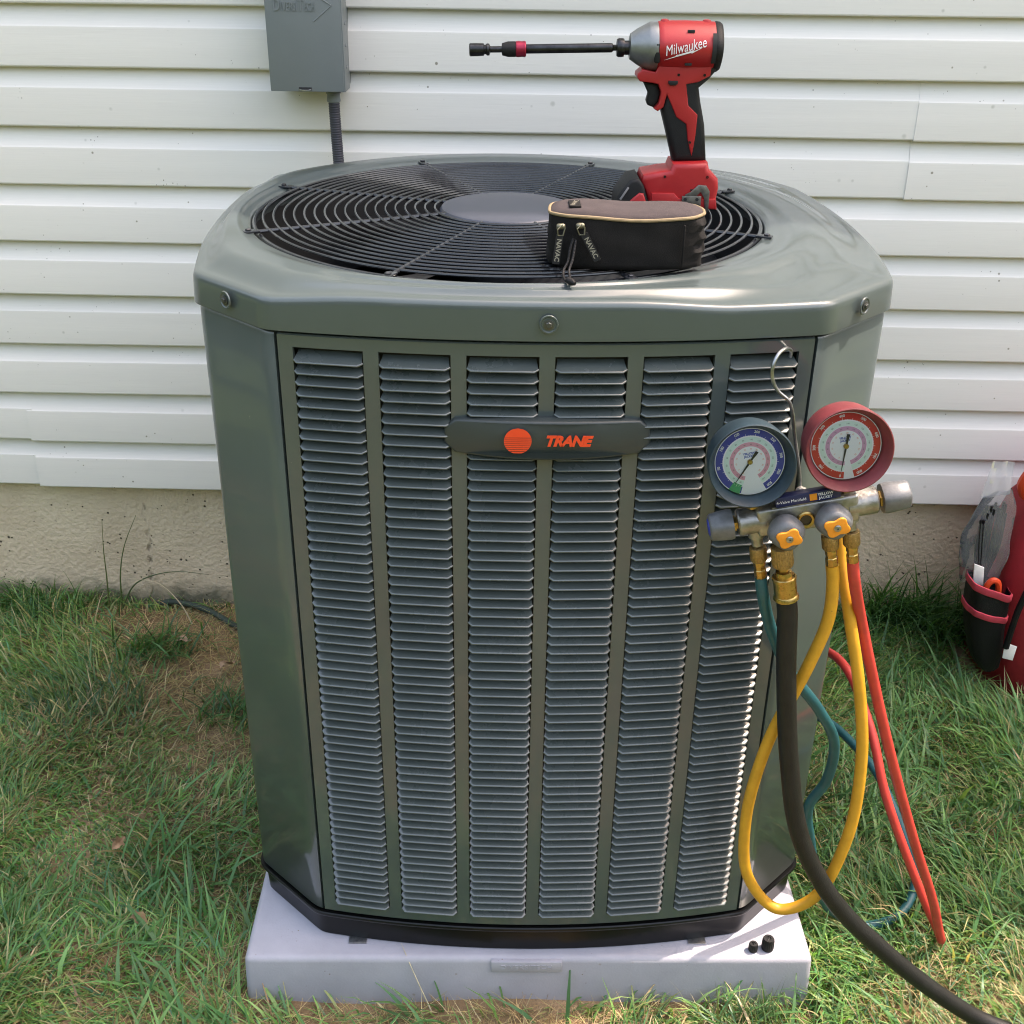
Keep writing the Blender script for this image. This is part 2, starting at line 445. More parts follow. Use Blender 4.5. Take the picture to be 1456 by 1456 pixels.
def thing(name, label, cat, base=(0, 0, 0), frame='W', group=None):
    o = bpy.data.objects.new(name, None); COL.objects.link(o)
    o.empty_display_size = 0.05
    if frame == 'U':
        o.location = u2w(base); o.rotation_euler = (0, 0, UR)
    else:
        o.location = base
    o['_base'] = tuple(base)
    return tag(o, label, cat, group)

def spline(pts, per=10, closed=False):
    P = [Vector(p) for p in pts]; n = len(P); out = []
    for i in range(n if closed else n-1):
        p0 = P[(i-1) % n] if (closed or i > 0) else P[0]*2-P[1]
        p1, p2 = P[i], P[(i+1) % n]
        p3 = P[(i+2) % n] if (closed or i < n-2) else P[-1]*2-P[-2]
        d1 = max((p1-p0).length, 1e-5)**0.5; d2_ = max((p2-p1).length, 1e-5)**0.5; d3 = max((p3-p2).length, 1e-5)**0.5
        m1 = ((p1-p0)/d1 - (p2-p0)/(d1+d2_) + (p2-p1)/d2_)*d2_
        m2 = ((p2-p1)/d2_ - (p3-p1)/(d2_+d3) + (p3-p2)/d3)*d2_
        for k in range(per):
            t = k/per
            out.append(p1*(2*t**3-3*t**2+1) + m1*(t**3-2*t**2+t) + p2*(-2*t**3+3*t**2) + m2*(t**3-t**2))
    if not closed: out.append(P[-1])
    return out

def sq(n, a, b, ex, cx=0, cy=0, z=0, wob=None):
    r = []
    for k in range(n):
        t = 2*math.pi*k/n; c, s = math.cos(t), math.sin(t)
        x = a*math.copysign(abs(c)**(2/ex), c); y = b*math.copysign(abs(s)**(2/ex), s)
        w = wob(t, z) if wob else 0
        L = math.hypot(x, y) or 1
        r.append(Vector((cx+x*(1+w/L), cy+y*(1+w/L), z)))
    return r

def text_mesh(body, size, offset=0.0, shear=0.0, align='CENTER', extrude=0.0, spacing=1.0):
    c = bpy.data.curves.new('txt', 'FONT'); c.body = body; c.size = size; c.offset = offset; c.shear = shear
    c.align_x = align; c.align_y = 'CENTER'; c.extrude = extrude; c.space_character = spacing; c.resolution_u = 3
    o = bpy.data.objects.new('txt', c)
    me = bpy.data.meshes.new_from_object(o)
    V = [v.co.copy() for v in me.vertices]; Fs = [tuple(p.vertices) for p in me.polygons]
    bpy.data.objects.remove(o); bpy.data.curves.remove(c); bpy.data.meshes.remove(me)
    return V, Fs

def put_text(mb, body, size, org, ex, ez, sx=1.0, **kw):
    """text lying in the plane of ex (reading direction) and ez (up)"""
    V, Fs = text_mesh(body, size, **kw)
    ex = Vector(ex).normalized(); ez = Vector(ez).normalized(); en = ex.cross(ez)
    mb.add([Vector(org)+ex*p.x*sx+ez*p.y+en*p.z for p in V], Fs)
    return mb

# ------------------------------------------------------------------ ground sheet
def ground_z(x, y):
    z = 0.008*np.sin(x*3.1+0.4)*np.cos(y*2.7+1.0) + 0.005*np.sin(x*9.0+y*5.0) + 0.003*np.sin(17*x-13*y)
    near = np.exp(-((y+0.0)/0.10)**2)*0.012
    return z - 0.006 + near
def grade(lo, hi, step, far, ratio=1.28):
    g = list(np.arange(lo, hi+1e-6, step)); s = step
    a = [lo]; b = [g[-1]]
    while a[-1] > -far:
        s *= ratio; a.append(a[-1]-s); 
    s = step
    while b[-1] < far:
        s *= ratio; b.append(b[-1]+s)
    return np.array(sorted(a[1:]) + g + b[1:])
gx = grade(-1.8, 1.8, 0.03, 120); gy = grade(-1.8, 0.12, 0.03, 120)
X, Y = np.meshgrid(gx, gy); Z = ground_z(X, Y)
nxg, nyg = len(gx), len(gy)
idx = np.arange(nxg*nyg).reshape(nyg, nxg)
me = bpy.data.meshes.new('ground')
me.from_pydata(np.stack([X.ravel(), Y.ravel(), Z.ravel()], 1).tolist(), [],
               np.stack([idx[:-1, :-1].ravel(), idx[:-1, 1:].ravel(), idx[1:, 1:].ravel(), idx[1:, :-1].ravel()], 1).tolist())
me.shade_smooth(); me.materials.append(M_SOIL)
ground = bpy.data.objects.new('ground', me); COL.objects.link(ground)
tag(ground, 'brown soil of the yard under the lawn', kind='structure')

# ------------------------------------------------------------------ house wall: foundation and siding
wall = thing('house_wall', 'house wall of white vinyl lap siding on a tan concrete foundation', 'wall', (0, 0.03, 0))
MB().box((-4.5, 0.03, -0.4), (4.5, 0.25, 0.352)).build('foundation', M_CONC, wall, smooth=0)
MB().box((-4.5, 0.045, 0.36), (4.5, 0.25, 5.08)).build('sheathing', M_DARK, wall, smooth=0)
MB().box((-4.5, 0.0, 2.86), (4.5, 0.044, 5.10)).build('upper_storey_siding', M_SIDING, wall, smooth=0)
PITCH, ZS = 0.1143, 0.3347
PROF = [(0.020, 0.0), (0.0035, -0.0005), (0.0008, 0.0008), (0.0, 0.003), (0.0022, 0.070), (0.0030, 0.0735), (0.0052, 0.0765), (0.0170, 0.1110), (0.0185, 0.1185)]
def siding_panel(x0, x1, z0, dy, seed):
    r = random.Random(seed); mb = MB()
    xs = np.linspace(x0, x1, max(2, int((x1-x0)/0.12)))
    ph = r.uniform(0, 6)
    for c in range(2):
        vs_, fs_ = [], []
        n = len(PROF)
        for i, x in enumerate(xs):
            w = 0.0012*math.sin(x*2.1+ph+c)+0.0006*math.sin(x*6.3+ph*2)
            for (y, z) in PROF:
                vs_.append((x, y+dy+w*(1 if 0.0 < z < 0.1 else 0.4), z0+c*PITCH+z+0.0008*math.sin(x*3+ph)))
        for i in range(len(xs)-1):
            for k in range(n-1):
                fs_.append((i*n+k, i*n+k+1, (i+1)*n+k+1, (i+1)*n+k))
        mb.add(vs_, fs_)
        # returned ends close the panel so that a butt joint shows its thickness
        for xe, i in ((x0, 0), (x1, len(xs)-1)):
            e = [(p[0], p[1], p[2]) for p in vs_[i*n:(i+1)*n]]
            b_ = [(p[0], p[1]+0.004, p[2]) for p in e]
            mb.add(e+b_, [(k, k+1, n+k+1, n+k) for k in range(n-1)])
    return mb.build('siding_panel', M_SIDING, wall, smooth=20)
seams = {0: [-1.10], 1: [1.9], 2: [-2.1], 3: [0.775], 4: [-1.75], 5: [2.3], 6: [-0.9], 7: [1.2], 8: [-2.4], 9: [0.4], 10: [1.8]}
for p in range(11):
    z0 = ZS + 2*p*PITCH
    cuts = [-4.5] + seams[p] + [4.5]
    for i in range(len(cuts)-1):
        lap = 0.012 if i < len(cuts)-2 else 0
        siding_panel(cuts[i], cuts[i+1]+lap, z0 - (0.003 if i == 1 else 0), -0.0022 if i == 1 else 0.0, p*7+i)

# ------------------------------------------------------------------ condenser
cond = thing('air_conditioner_condenser', 'big grey green outdoor air conditioner with louvered sides and round top fan guard', 'air conditioner', (0, 0, 0.0845), 'U')
ZT, ZB = 1.0832, 0.1424
FX, FY, RH = -0.0446, -0.0486, 0.368
AF, BF = 0.333, 0.437
def outline(bow=0.004):
    pts = []
    def seg(f, n):
        for i in range(n): pts.append(f(i/n))
    def arc_y(xa, xb, yb, sag, s):
        return lambda t: (xa+(xb-xa)*t, s*(yb+sag*(1-(2*t-1)**2)))
    def arc_x(ya, yb, xb, sag, s):
        return lambda t: (s*(xb+sag*(1-(2*t-1)**2)), ya+(yb-ya)*t)
    def line(a, b): return lambda t: (a[0]+(b[0]-a[0])*t, a[1]+(b[1]-a[1])*t)
    YB, XB, DB = 0.205, 0.235, 0.408; YL, XL = 0.27, 0.285
    seg(arc_y(-AF, AF, 0.432, 0.034, -1), 170)
    seg(line((AF, -0.432), (BF, -0.331)), 38)
    seg(arc_x(-0.331, YB, BF, bow, 1), 160)
    seg(lambda t: (BF+(XB-BF)*t+0.022*math.sin(math.pi*t), YB+(DB-YB)*t+0.022*math.sin(math.pi*t)), 60)
    seg(arc_y(XB, -XL, DB, 0.030, 1), 150)
    seg(line((-XL, DB), (-BF, YL)), 44)
    seg(arc_x(YL, -0.331, BF, bow, -1), 160)
    seg(line((-BF, -0.331), (-AF, -0.432)), 38)
    P = np.array(pts); k = np.exp(-0.5*(np.arange(-8, 9)/2.2)**2); k /= k.sum()
    Q = sum(w*np.roll(P, j, axis=0) for w, j in zip(k, range(-8, 9)))
    return Q
OUT = outline()
def off(P, d):
    t = np.roll(P, -1, 0)-np.roll(P, 1, 0); n = np.stack([t[:, 1], -t[:, 0]], 1); n /= np.linalg.norm(n, axis=1)[:, None]
    return P+n*d
# --- top cap
CAPO = off(outline(0.024), 0.004)
def sst(a, b, x):
    t = np.clip((x-a)/(b-a), 0, 1); return t*t*(3-2*t)
def cap_mesh():
    N = len(CAPO); dx, dy = CAPO[:, 0]-FX, CAPO[:, 1]-FY
    R = np.hypot(dx, dy); ux, uy = dx/R, dy/R
    rings = []
    def ring(r, z): rings.append(np.stack([FX+ux*r, FY+uy*r, np.broadcast_to(z, (N,))], 1))
    ring(np.full(N, RH+0.001), 1.085); ring(np.full(N, RH), 1.1295); ring(np.full(N, RH+0.0012), 1.1335); ring(np.full(N, RH+0.005), 1.1365); ring(np.full(N, RH+0.010), 1.1375)
    for s in np.linspace(0.04, 1, 28):
        r = (RH+0.010)+(R-0.012-RH-0.010)*s
        x, y = FX+ux*r, FY+uy*r
        z = 1.1378 + 0.0045*sst(0.0, 0.25, s) - 0.0105*sst(0.55, 1.0, s)
        z = z - 0.0075*sst(0.425, 0.475, r)                                   # the corners lie lower than the round plateau
        front = (1-sst(0.27, 0.31, np.abs(x-0.03)))*(y < -0.2)
        band = sst(0.33, 0.43, s)*(1-sst(0.62, 0.72, s))*front
        z = z - 0.0034*band                                                   # pressed channel along the front edge
        ring(r, z)
    ze = rings[-1][:, 2]
    for (dr, dz) in ((0.0055, -0.0012), (0.0022, -0.0035), (0.0005, -0.0075), (0.0, -0.012)):
        ring(R-dr, ze-dz*0+dz)
    ring(R+0.0012, 1.088); ring(R+0.0012, ZT+0.001); ring(R-0.003, ZT+0.0005); ring(R-0.012, ZT+0.0008)
    return MB().loft([[Vector(p) for p in r.tolist()] for r in rings], cap=False)
cap = cap_mesh().build('top_cap', M_PAINT, cond, smooth=50)
def dimple_screw(p, n, parent):
    mb = MB(); mb.lathe([(0.0112, -0.001), (0.0106, 0.0004), (0.0092, 0.0004), (0.0080, -0.0006)], p, n, 24)
    mb.build('screw_recess', M_PAINT, parent)
    mb = MB(); mb.lathe([(0.0060, 0.0), (0.0060, 0.0008), (0.0044, 0.0011)], p, n, 20)
    mb.lathe([(0.0036, 0.0008), (0.0036, 0.0026), (0.0028, 0.0032)], p, n, 6)
    mb.build('screw', mat('dull_screw', (0.09, 0.095, 0.09), 0.4, metal=0.7), parent)
dimple_screw((0.0, -0.4755, 1.106), (0, -1, 0.03), cap)
for s in (-1, 1):
    dimple_screw((s*0.3885, -0.3925, 1.106), (s*0.70, -0.72, 0.03), cap)
    dimple_screw((s*0.371, 0.358, 1.104), (s*0.6, 0.8, 0.03), cap)
# --- fan guard: rings, spokes, motor cover
guard = MB().tube([(FX+(RH-0.004)*math.cos(a), FY+(RH-0.004)*math.sin(a), 1.133) for a in np.linspace(0, 2*math.pi, 128, endpoint=False)], 0.0032, 8, closed=True).build('fan_guard', M_WIRE, cond)
NR = 18
for i in range(NR):
    r = 0.1065 + (0.351-0.1065)*i/(NR-1)
    z = 1.1395 + 0.004*(1-(r/RH)**2)
    MB().tube([(FX+r*math.cos(a), FY+r*math.sin(a), z) for a in np.linspace(0, 2*math.pi, 112, endpoint=False)], 0.0020, 8, closed=True).build('wire_ring', M_WIRE, guard)
for k in range(8):
    a = math.radians(22.5+45*k); c, s = math.cos(a), math.sin(a)
    mb = MB().tube([(FX+c*0.085, FY+s*0.085, 1.1420), (FX+c*0.25, FY+s*0.25, 1.1400), (FX+c*0.372, FY+s*0.372, 1.1390)], 0.0028, 8)
    sp = mb.build('spoke', M_WIRE, guard)
    xf = Matrix.Translation((FX+c*0.378, FY+s*0.378, 1.1405)) @ Matrix.Rotation(a, 4, 'Z')
    MB(xf).box((-0.014, -0.006, -0.002), (0.008, 0.006, 0.0010), 0.001).lathe([(0.0042, 0.001), (0.0042, 0.0030), (0.003, 0.0038)], (0.001, 0, 0), (0, 0, 1), 6).build('guard_clip', M_WIRE, guard)
MB().lathe([(0.094, 1.128), (0.0995, 1.132), (0.0995, 1.1405), (0.0965, 1.1445), (0.090, 1.1462), (0.05, 1.1475), (0.0, 1.148)], (FX, FY, 0), (0, 0, 1), 96).build('motor_cover', M_HUB, cond)
# --- fan inside
MB().lathe([(RH+0.002, 1.128), (RH-0.002, 1.10), (RH-0.006, 0.98), (RH+0.03, 0.96)], (FX, FY, 0), (0, 0, 1), 96, cap=False).build('fan_shroud', M_DARK, cond)
MB().lathe([(0.07, 1.126), (0.075, 1.12), (0.075, 1.03), (0.0, 1.02)], (FX, FY, 0), (0, 0, 1), 40).build('fan_motor', M_DARK, cond)
for k in range(4):
    vs_, fs_ = [], []
    nr, na = 8, 10
    for i in range(nr):
        r = 0.07+0.275*i/(nr-1)
        for j in range(na):
            t = j/(na-1)
            a = math.radians(20+90*k) + (t-0.5)*math.radians(66-14*i/(nr-1)) + 0.10*i/(nr-1)
            vs_.append((FX+r*math.cos(a), FY+r*math.sin(a), 1.045+(t-0.5)*0.075*(1-0.3*i/(nr-1))+0.012*math.sin(math.pi*t)))
    for i in range(nr-1):
        for j in range(na-1):
            q = i*na+j; fs_.append((q, q+1, q+na+1, q+na))
    MB().add(vs_, fs_).build('fan_blade', M_FAN, cond, smooth=60)
# --- inside: coil behind the louvers and a floor
INN = off(OUT, -0.028)
MB().loft([[Vector((p[0], p[1], z)) for p in INN.tolist()] for z in (0.15, 1.075)], cap=False).build('coil', M_COIL, cond)
# --- corner panels
def strip(P, z0, z1, thick=0.012, edge=0.003):
    """a sheet following an outline, edges turned in"""
    P = np.array(P); mb = MB()
    t = np.gradient(P, axis=0); n = np.stack([t[:, 1], -t[:, 0]], 1); n /= np.linalg.norm(n, axis=1)[:, None]
    I = P-n*thick
    prof = [(z0+edge, 0.0), (z1-edge, 0.0)]
    ring_pts = [P-n*edge*0.6]
    vs_, fs_ = [], []
    rows = [(I, z0), (P-n*edge*0.7, z0), (P, z0+edge), (P, z1-edge), (P-n*edge*0.7, z1), (I, z1)]
    N = len(P)
    for Q, z in rows: vs_ += [(q[0], q[1], z) for q in Q]
    for i in range(len(rows)-1):
        for k in range(N-1): fs_.append((i*N+k, i*N+k+1, (i+1)*N+k+1, (i+1)*N+k))
    for k in (0, N-1): fs_.append(tuple(i*N+k for i in range(len(rows))))
    return mb.add(vs_, fs_)
def between(x_or_y):
    return x_or_y
SEAM = 0.3228
P = OUT
def pick(mask):
    i = np.where(mask)[0]
    # contiguous run on the closed outline
    brk = np.where(np.diff(i) > 1)[0]
    if len(brk): i = np.concatenate([i[brk[0]+1:], i[:brk[0]+1]])
    return P[i]
SY0, SY1, BX = -0.318, 0.190, 0.220
corner_masks = [
    (P[:, 0] > SEAM+0.002) & (P[:, 1] < SY0),
    (P[:, 0] > BX) & (P[:, 1] > SY1),
    (P[:, 0] < -BX) & (P[:, 1] > SY1),
    (P[:, 0] < -SEAM-0.002) & (P[:, 1] < SY0)]
for m_ in corner_masks:
    strip(pick(m_), ZB+0.001, ZT-0.0035).build('corner_panel', M_PAINT, cond, smooth=50)
# --- louver panels
LZ0, LZ1 = 0.1655, 1.0625
PITCHL = 0.0142
NROW = int((LZ1-0.0015-LZ0)/PITCHL)
NCOL = 6
CW = 0.1331; CG = (1-NCOL*CW)/(NCOL+1)
def slat_verts(w, h=PITCHL):
    """a pressed louver: recessed at its top, proud at its lower lip, ends drawn in"""
    prof = [(-0.0030, -0.0008, 0.0), (-0.0060, -0.0006, 0.0), (-0.0068, 0.0003, 0.0), (-0.0064, 0.0012, 0.0004), (-0.0048, 0.0018, 0.0012), (0.0090, 0.0086, 0.0030), (0.0130, 0.0112, 0.0036)]
    vs_, fs_ = [], []
    for (y, z, ins) in prof:
        e = w/2-ins
        vs_ += [(-e, max(y, -0.0006), z+(0.0016 if y < 0 else 0)), (-e+0.0055, y, z), (e-0.0055, y, z), (e, max(y, -0.0006), z+(0.0016 if y < 0 else 0))]
    for i in range(len(prof)-1):
        for k in range(3): fs_.append((4*i+k, 4*i+k+1, 4*i+5+k, 4*i+4+k))
    return vs_, fs_
def louver_panel(pathf, width, parts):
    """pathf(s) -> point and outward normal on the panel, s in 0..1"""
    mb = MB()
    S = [0.0]; hole_s = []
    for c in range(NCOL):
        s0 = CG+c*(CG+CW); hole_s.append(len(S))
        S += list(np.linspace(s0, s0+CW, 4)); 
    S.append(1.0)
    zs_ = [(ZB+0.001, -0.010), (ZB+0.001, -0.0016), (ZB+0.0026, 0.0), (LZ0-0.001, 0.0), (LZ1+0.001, 0.0), (ZT-0.0051, 0.0), (ZT-0.0035, -0.0016), (ZT-0.0035, -0.010)]
    nS = len(S); vs_, fs_ = [], []
    for (z, d) in zs_:
        for s in S:
            p, nn = pathf(s); vs_.append((p[0]+nn[0]*d, p[1]+nn[1]*d, z))
    def in_hole(k): return any(h <= k < h+3 for h in hole_s)
    for i in range(len(zs_)-1):
        for k in range(nS-1):
            if i == 3 and in_hole(k): continue
            fs_.append((i*nS+k, i*nS+k+1, (i+1)*nS+k+1, (i+1)*nS+k))
    for k in (0, nS-1):                                        # returned side edges
        p, nn = pathf(S[k]); o = len(vs_)
        vs_ += [(p[0]-nn[0]*0.010, p[1]-nn[1]*0.010, zs_[i][0]) for i in (2, 5)]
        fs_.append((2*nS+k, 3*nS+k, 4*nS+k, 5*nS+k, o+1, o))
    for h in hole_s:                                           # edges of the openings turned in
        for k in (h, h+3):
            p, nn = pathf(S[k]); o = len(vs_)
            vs_ += [(p[0]-nn[0]*0.006, p[1]-nn[1]*0.006, zs_[i][0]) for i in (3, 4)]
            fs_.append((3*nS+k, 4*nS+k, o+1, o))
        for i in (3, 4):
            o = len(vs_)
            for k in range(h, h+4):
                p, nn = pathf(S[k]); vs_.append((p[0]-nn[0]*0.006, p[1]-nn[1]*0.006, zs_[i][0]))
            for j in range(3): fs_.append((i*nS+h+j, i*nS+h+j+1, o+j+1, o+j))
    mb.add(vs_, fs_)
    panel = mb.build('louver_panel', M_PAINT, cond, smooth=40)
    V, Fs = slat_verts(CW*width)
    me_s = bpy.data.meshes.new('slat'); me_s.from_pydata(V, [], Fs); me_s.shade_smooth(); me_s.set_sharp_from_angle(angle=math.radians(50))
    me_s.materials.append(M_LOUVER)
    rest = MB(); base = Vector(cond['_base']); count = 0
    for r in range(NROW-1, -1, -1):
        for c in range(NCOL):
            s = CG+c*(CG+CW)+CW/2; p, nn = pathf(s)
            ang = math.atan2(nn[0], -nn[1])
            jit = random.uniform(-0.012, 0.012)
            inset = 0.0 if parts else 0.006
            xf = Matrix.Translation((p[0]-nn[0]*inset, p[1]-nn[1]*inset, LZ0+r*PITCHL)) @ Matrix.Rotation(ang, 4, 'Z') @ Matrix.Rotation(jit, 4, 'X')
            if parts and count < 300:
                o = bpy.data.objects.new('slat', me_s); COL.objects.link(o); o.parent = panel
                o.matrix_local = Matrix.Translation(-base) @ xf
            else:
                rest.add([xf @ Vector(v) for v in V], Fs)
            count += 1
    tag(rest.build('lower_slats' if parts else 'slats', M_LOUVER, panel, smooth=50), kind='stuff')
    return panel
def make_path(mask):
    Q = pick(mask); L = np.concatenate([[0], np.cumsum(np.linalg.norm(np.diff(Q, axis=0), axis=1))])
    t = np.gradient(Q, axis=0); n = np.stack([t[:, 1], -t[:, 0]], 1); n /= np.linalg.norm(n, axis=1)[:, None]
    def f(s):
        d = s*L[-1]
        return ((np.interp(d, L, Q[:, 0]), np.interp(d, L, Q[:, 1])), (np.interp(d, L, n[:, 0]), np.interp(d, L, n[:, 1])))
    return f, L[-1]
for mk, parts in (((np.abs(P[:, 0]) < SEAM) & (P[:, 1] < -0.3), True),
                  ((P[:, 0] > 0.3) & (P[:, 1] > SY0+0.003) & (P[:, 1] < SY1-0.003), False),
                  ((P[:, 0] < -0.3) & (P[:, 1] > SY0+0.003) & (P[:, 1] < SY1-0.003), False),
                  ((np.abs(P[:, 0]) < BX-0.003) & (P[:, 1] > 0.3), False)):
    f, w = make_path(mk)
    louver_panel(f, w, parts)
# --- base pan
def ringat(d, z): return [Vector((p[0], p[1], z)) for p in off(OUT, d).tolist()]
bp_ = MB().loft([ringat(-0.009, 0.0850), ringat(-0.006, 0.087), ringat(-0.004, 0.125), ringat(0.0035, 0.1335), ringat(0.0045, 0.136), ringat(0.0045, 0.1395), ringat(0.003, 0.1412), ringat(-0.02, 0.1412)]).build('base_pan', M_BASE, cond)
for x in (-0.272, 0.262):
    MB().box((x-0.014, -0.4490, 0.0853), (x+0.014, -0.425, 0.0872), 0.0006).build('pan_clip', M_SCREW, cond)
# --- badge
def badge_ring(k, y):
    n = 20; top, bot = [], []
    for i in range(n+1):
        x = -0.1225+0.25*i/n; u = (x-0.0025)/0.125
        hgt = 0.0255-0.0045*u*u
        if abs(u) > 0.88: hgt *= math.sqrt(max(0.0, 1-((abs(u)-0.88)/0.12)**2))*0.55+0.45
        x2 = 0.0025+(x-0.0025)*k[0]
        yy = y + 0.018*u*u
        top.append(Vector((x2, yy, 0.9633+hgt*k[1]))); bot.append(Vector((x2, yy, 0.9633-hgt*k[1])))
    return top+bot[::-1]
mb = MB().loft([badge_ring((1, 1), -0.455), badge_ring((1, 1), -0.4815), badge_ring((0.99, 0.95), -0.4838), badge_ring((0.975, 0.88), -0.4848)])
badge = mb.build('badge', M_BADGE, cond, smooth=40)
yb = -0.4855
mb = MB()
cx, cz, rr = -0.0337, 0.9642, 0.0166
for i in range(13):                                            # disc sliced by thin lines over its lower part
    z1 = cz+rr*(1-2*i/13); z0 = cz+rr*(1-2*(i+1)/13)
    gap = 0.0007 if i >= 4 else 0.0
    zs_ = np.linspace(z0+gap, z1, 3); L, Rr = [], []
    for z in zs_:
        h = math.sqrt(max(0, rr*rr-(z-cz)**2)); Rr.append(Vector((cx+h, yb, z))); L.append(Vector((cx-h, yb, z)))
    mb.add(L+Rr[::-1], [tuple(range(6))])
mb.build('emblem', M_ORANGE, badge, smooth=0)
mb = MB(); put_text(mb, 'TRANE', 0.0182, (0.0258, yb-0.0003, 0.9640), (1, 0, 0), (0, 0, 1), offset=0.0009, shear=0.28, extrude=0.0004, spacing=0.92)
mb.build('lettering', M_ORANGE, badge, smooth=0)

# ------------------------------------------------------------------ pad
pad = thing('equipment_pad', 'pale lavender grey plastic equipment pad under the air conditioner', 'pad', (0, 0, -0.03), 'U')
bm = bmesh.new(); bmesh.ops.create_cube(bm, size=1)
for v in bm.verts:
    t = 0.0 if v.co.z > 0 else 0.004
    v.co = Vector((-0.0025+v.co.x*2*(0.442+t), (-0.477-t) if v.co.y < 0 else 0.43+t, 0.0845 if v.co.z > 0 else -0.03))
bmesh.ops.bevel(bm, geom=bm.edges[:], offset=0.010, segments=4, profile=0.5, affect='EDGES')
MB().bm(bm).build('slab', M_PAD, pad, smooth=40)
mb = MB().box((-0.062, -0.4820, 0.060), (0.048, -0.4700, 0.0815), 0.0015)
lp = mb.build('maker_plate', M_PAD, pad)
mb = MB(); put_text(mb, 'DIVERSITECH', 0.0125, (-0.007, -0.4821, 0.0705), (1, 0, 0), (0, 0, 1), extrude=0.0006, spacing=1.1)
mb.build('embossed_lettering', M_PAD, lp, smooth=0)

# ------------------------------------------------------------------ two valve caps on the pad
def valve_cap(label, p, r, h, tilt):
    t = thing('valve_cap', label, 'cap', p, 'W', 'black valve caps on the pad')
    xf = Matrix.Translation(p)
    rib = lambda a, q: 1+(0.045*math.cos(18*a) if 0.1*h < q < 0.9*h else 0)
    MB(xf).lathe([(r*0.97, 0.0005), (r*1.03, 0.12*h), (r*1.03, 0.5*h), (r*1.0, 0.88*h), (r*0.88, h), (r*0.45, h), (r*0.40, 0.93*h), (0.0, 0.92*h)], (0, 0, 0), (0, 0, 1), 54, mod=rib).build('body', M_BLACKR, t)
    MB(xf).box((-r*0.12, -r*0.5, 0.93*h), (r*0.12, r*0.5, h*1.02), 0.0003, xf=Matrix.Rotation(tilt, 4, 'Z')).build('slot_bar', M_STEEL, t)
    return t
valve_cap('small black ribbed valve cap on the pad, left of the taller cap', (0.3951, -1.083, 0.0847), 0.0068, 0.0150, 0.4)
valve_cap('taller black ribbed valve cap with a bright slot, right of the small cap', (0.4185, -1.079, 0.0847), 0.0090, 0.0225, -0.5)

# ------------------------------------------------------------------ disconnect box and conduit
dbx = thing('disconnect_box', 'grey metal electrical disconnect box with embossed lettering on the siding', 'electrical box', (-0.404, 0.0, 1.22))
MB().box((-0.470, -0.078, 1.224), (-0.336, 0.016, 1.52), 0.002).build('enclosure', M_BOXGREY, dbx)
cov = MB().box((-0.4740, -0.0870, 1.2195), (-0.3345, -0.0795, 1.525), 0.0016)
cov.box((-0.3350, -0.0850, 1.2195), (-0.3325, -0.030, 1.525), 0.0008)
cov = cov.build('cover', M_BOXGREY, dbx)
mb = MB()
def fit_text(mb, body, x0, x1, zb, cap_h, y, ext):
    V, Fs = text_mesh(body, 1.0, align='LEFT', extrude=0.0, offset=0.012)
    xa, xb = min(v.x for v in V), max(v.x for v in V); za, zb_ = min(v.y for v in V), max(v.y for v in V)
    q = [((v.x-xa)/(xb-xa)*(x1-x0)+x0, (v.y-za)/(zb_-za)*cap_h+zb) for v in V]
    n = len(q)
    from collections import Counter
    ec = Counter(); 
    for f in Fs:
        for i in range(len(f)): ec[tuple(sorted((f[i], f[(i+1) % len(f)])))] += 1
    side = [(a_, b_, b_+n, a_+n) for (a_, b_), c_ in ec.items() if c_ == 1]
    mb.add([(p[0], y-ext, p[1]) for p in q]+[(p[0], y+0.001, p[1]) for p in q], Fs+side)
fit_text(mb, 'D', -0.4575, -0.4455, 1.3600, 0.0205, -0.0870, 0.0014)
fit_text(mb, 'IVERSI', -0.4435, -0.4140, 1.3600, 0.0150, -0.0870, 0.0014)
fit_text(mb, 'T', -0.4130, -0.4010, 1.3600, 0.0205, -0.0870, 0.0014)
fit_text(mb, 'ECH', -0.4000, -0.3810, 1.3600, 0.0150, -0.0870, 0.0014)
mb.build('embossed_lettering', M_BOXGREY, cov, smooth=0)
mb = MB().tube([(-0.3720, -0.0870, 1.3830), (-0.3505, -0.0870, 1.3700), (-0.3850, -0.0870, 1.3425)], 0.0013, 6)
mb.build('embossed_arrow', M_BOXGREY, cov)
MB().box((-0.420, -0.0885, 1.2225), (-0.396, -0.0860, 1.2275), 0.0006).build('hasp_slot', M_DARK, cov)
MB().tube([(-0.419, -0.0880, 1.2238), (-0.414, -0.0905, 1.2222), (-0.402, -0.0905, 1.2222), (-0.397, -0.0880, 1.2238)], 0.0012, 6).build('hasp', M_SCREW, cov)
for z in (1.262, 1.30, 1.338):
    MB().lathe([(0.0035, 0), (0.0035, 0.0016), (0.0022, 0.0024)], (-0.3332, -0.06, z), (1, 0, 0), 10).build('side_rivet', M_BOXGREY, dbx)
con = thing('flexible_conduit', 'dark ribbed flexible conduit running from the grey box behind the air conditioner', 'conduit', (-0.36, -0.045, 1.2))
cp = spline([(-0.3630, -0.042, 1.212), (-0.3620, -0.044, 1.16), (-0.3585, -0.05, 1.07), (-0.350, -0.08, 0.9), (-0.31, -0.13, 0.72), (-0.26, -0.20, 0.62), (-0.25, -0.25, 0.61)], 40)
cpn = np.array([tuple(p) for p in cp]); cl_ = np.concatenate([[0], np.cumsum(np.linalg.norm(np.diff(cpn, axis=0), axis=1))]); cs_ = np.arange(0, cl_[-1], 0.00115)
cp = [tuple(np.interp(q, cl_, cpn[:, i]) for i in range(3)) for q in cs_]
MB().tube(cp, lambda i: 0.0108*(1+0.045*math.sin(i*2*math.pi/4)), 16).build('tube', M_CONDUIT, con, smooth=60)
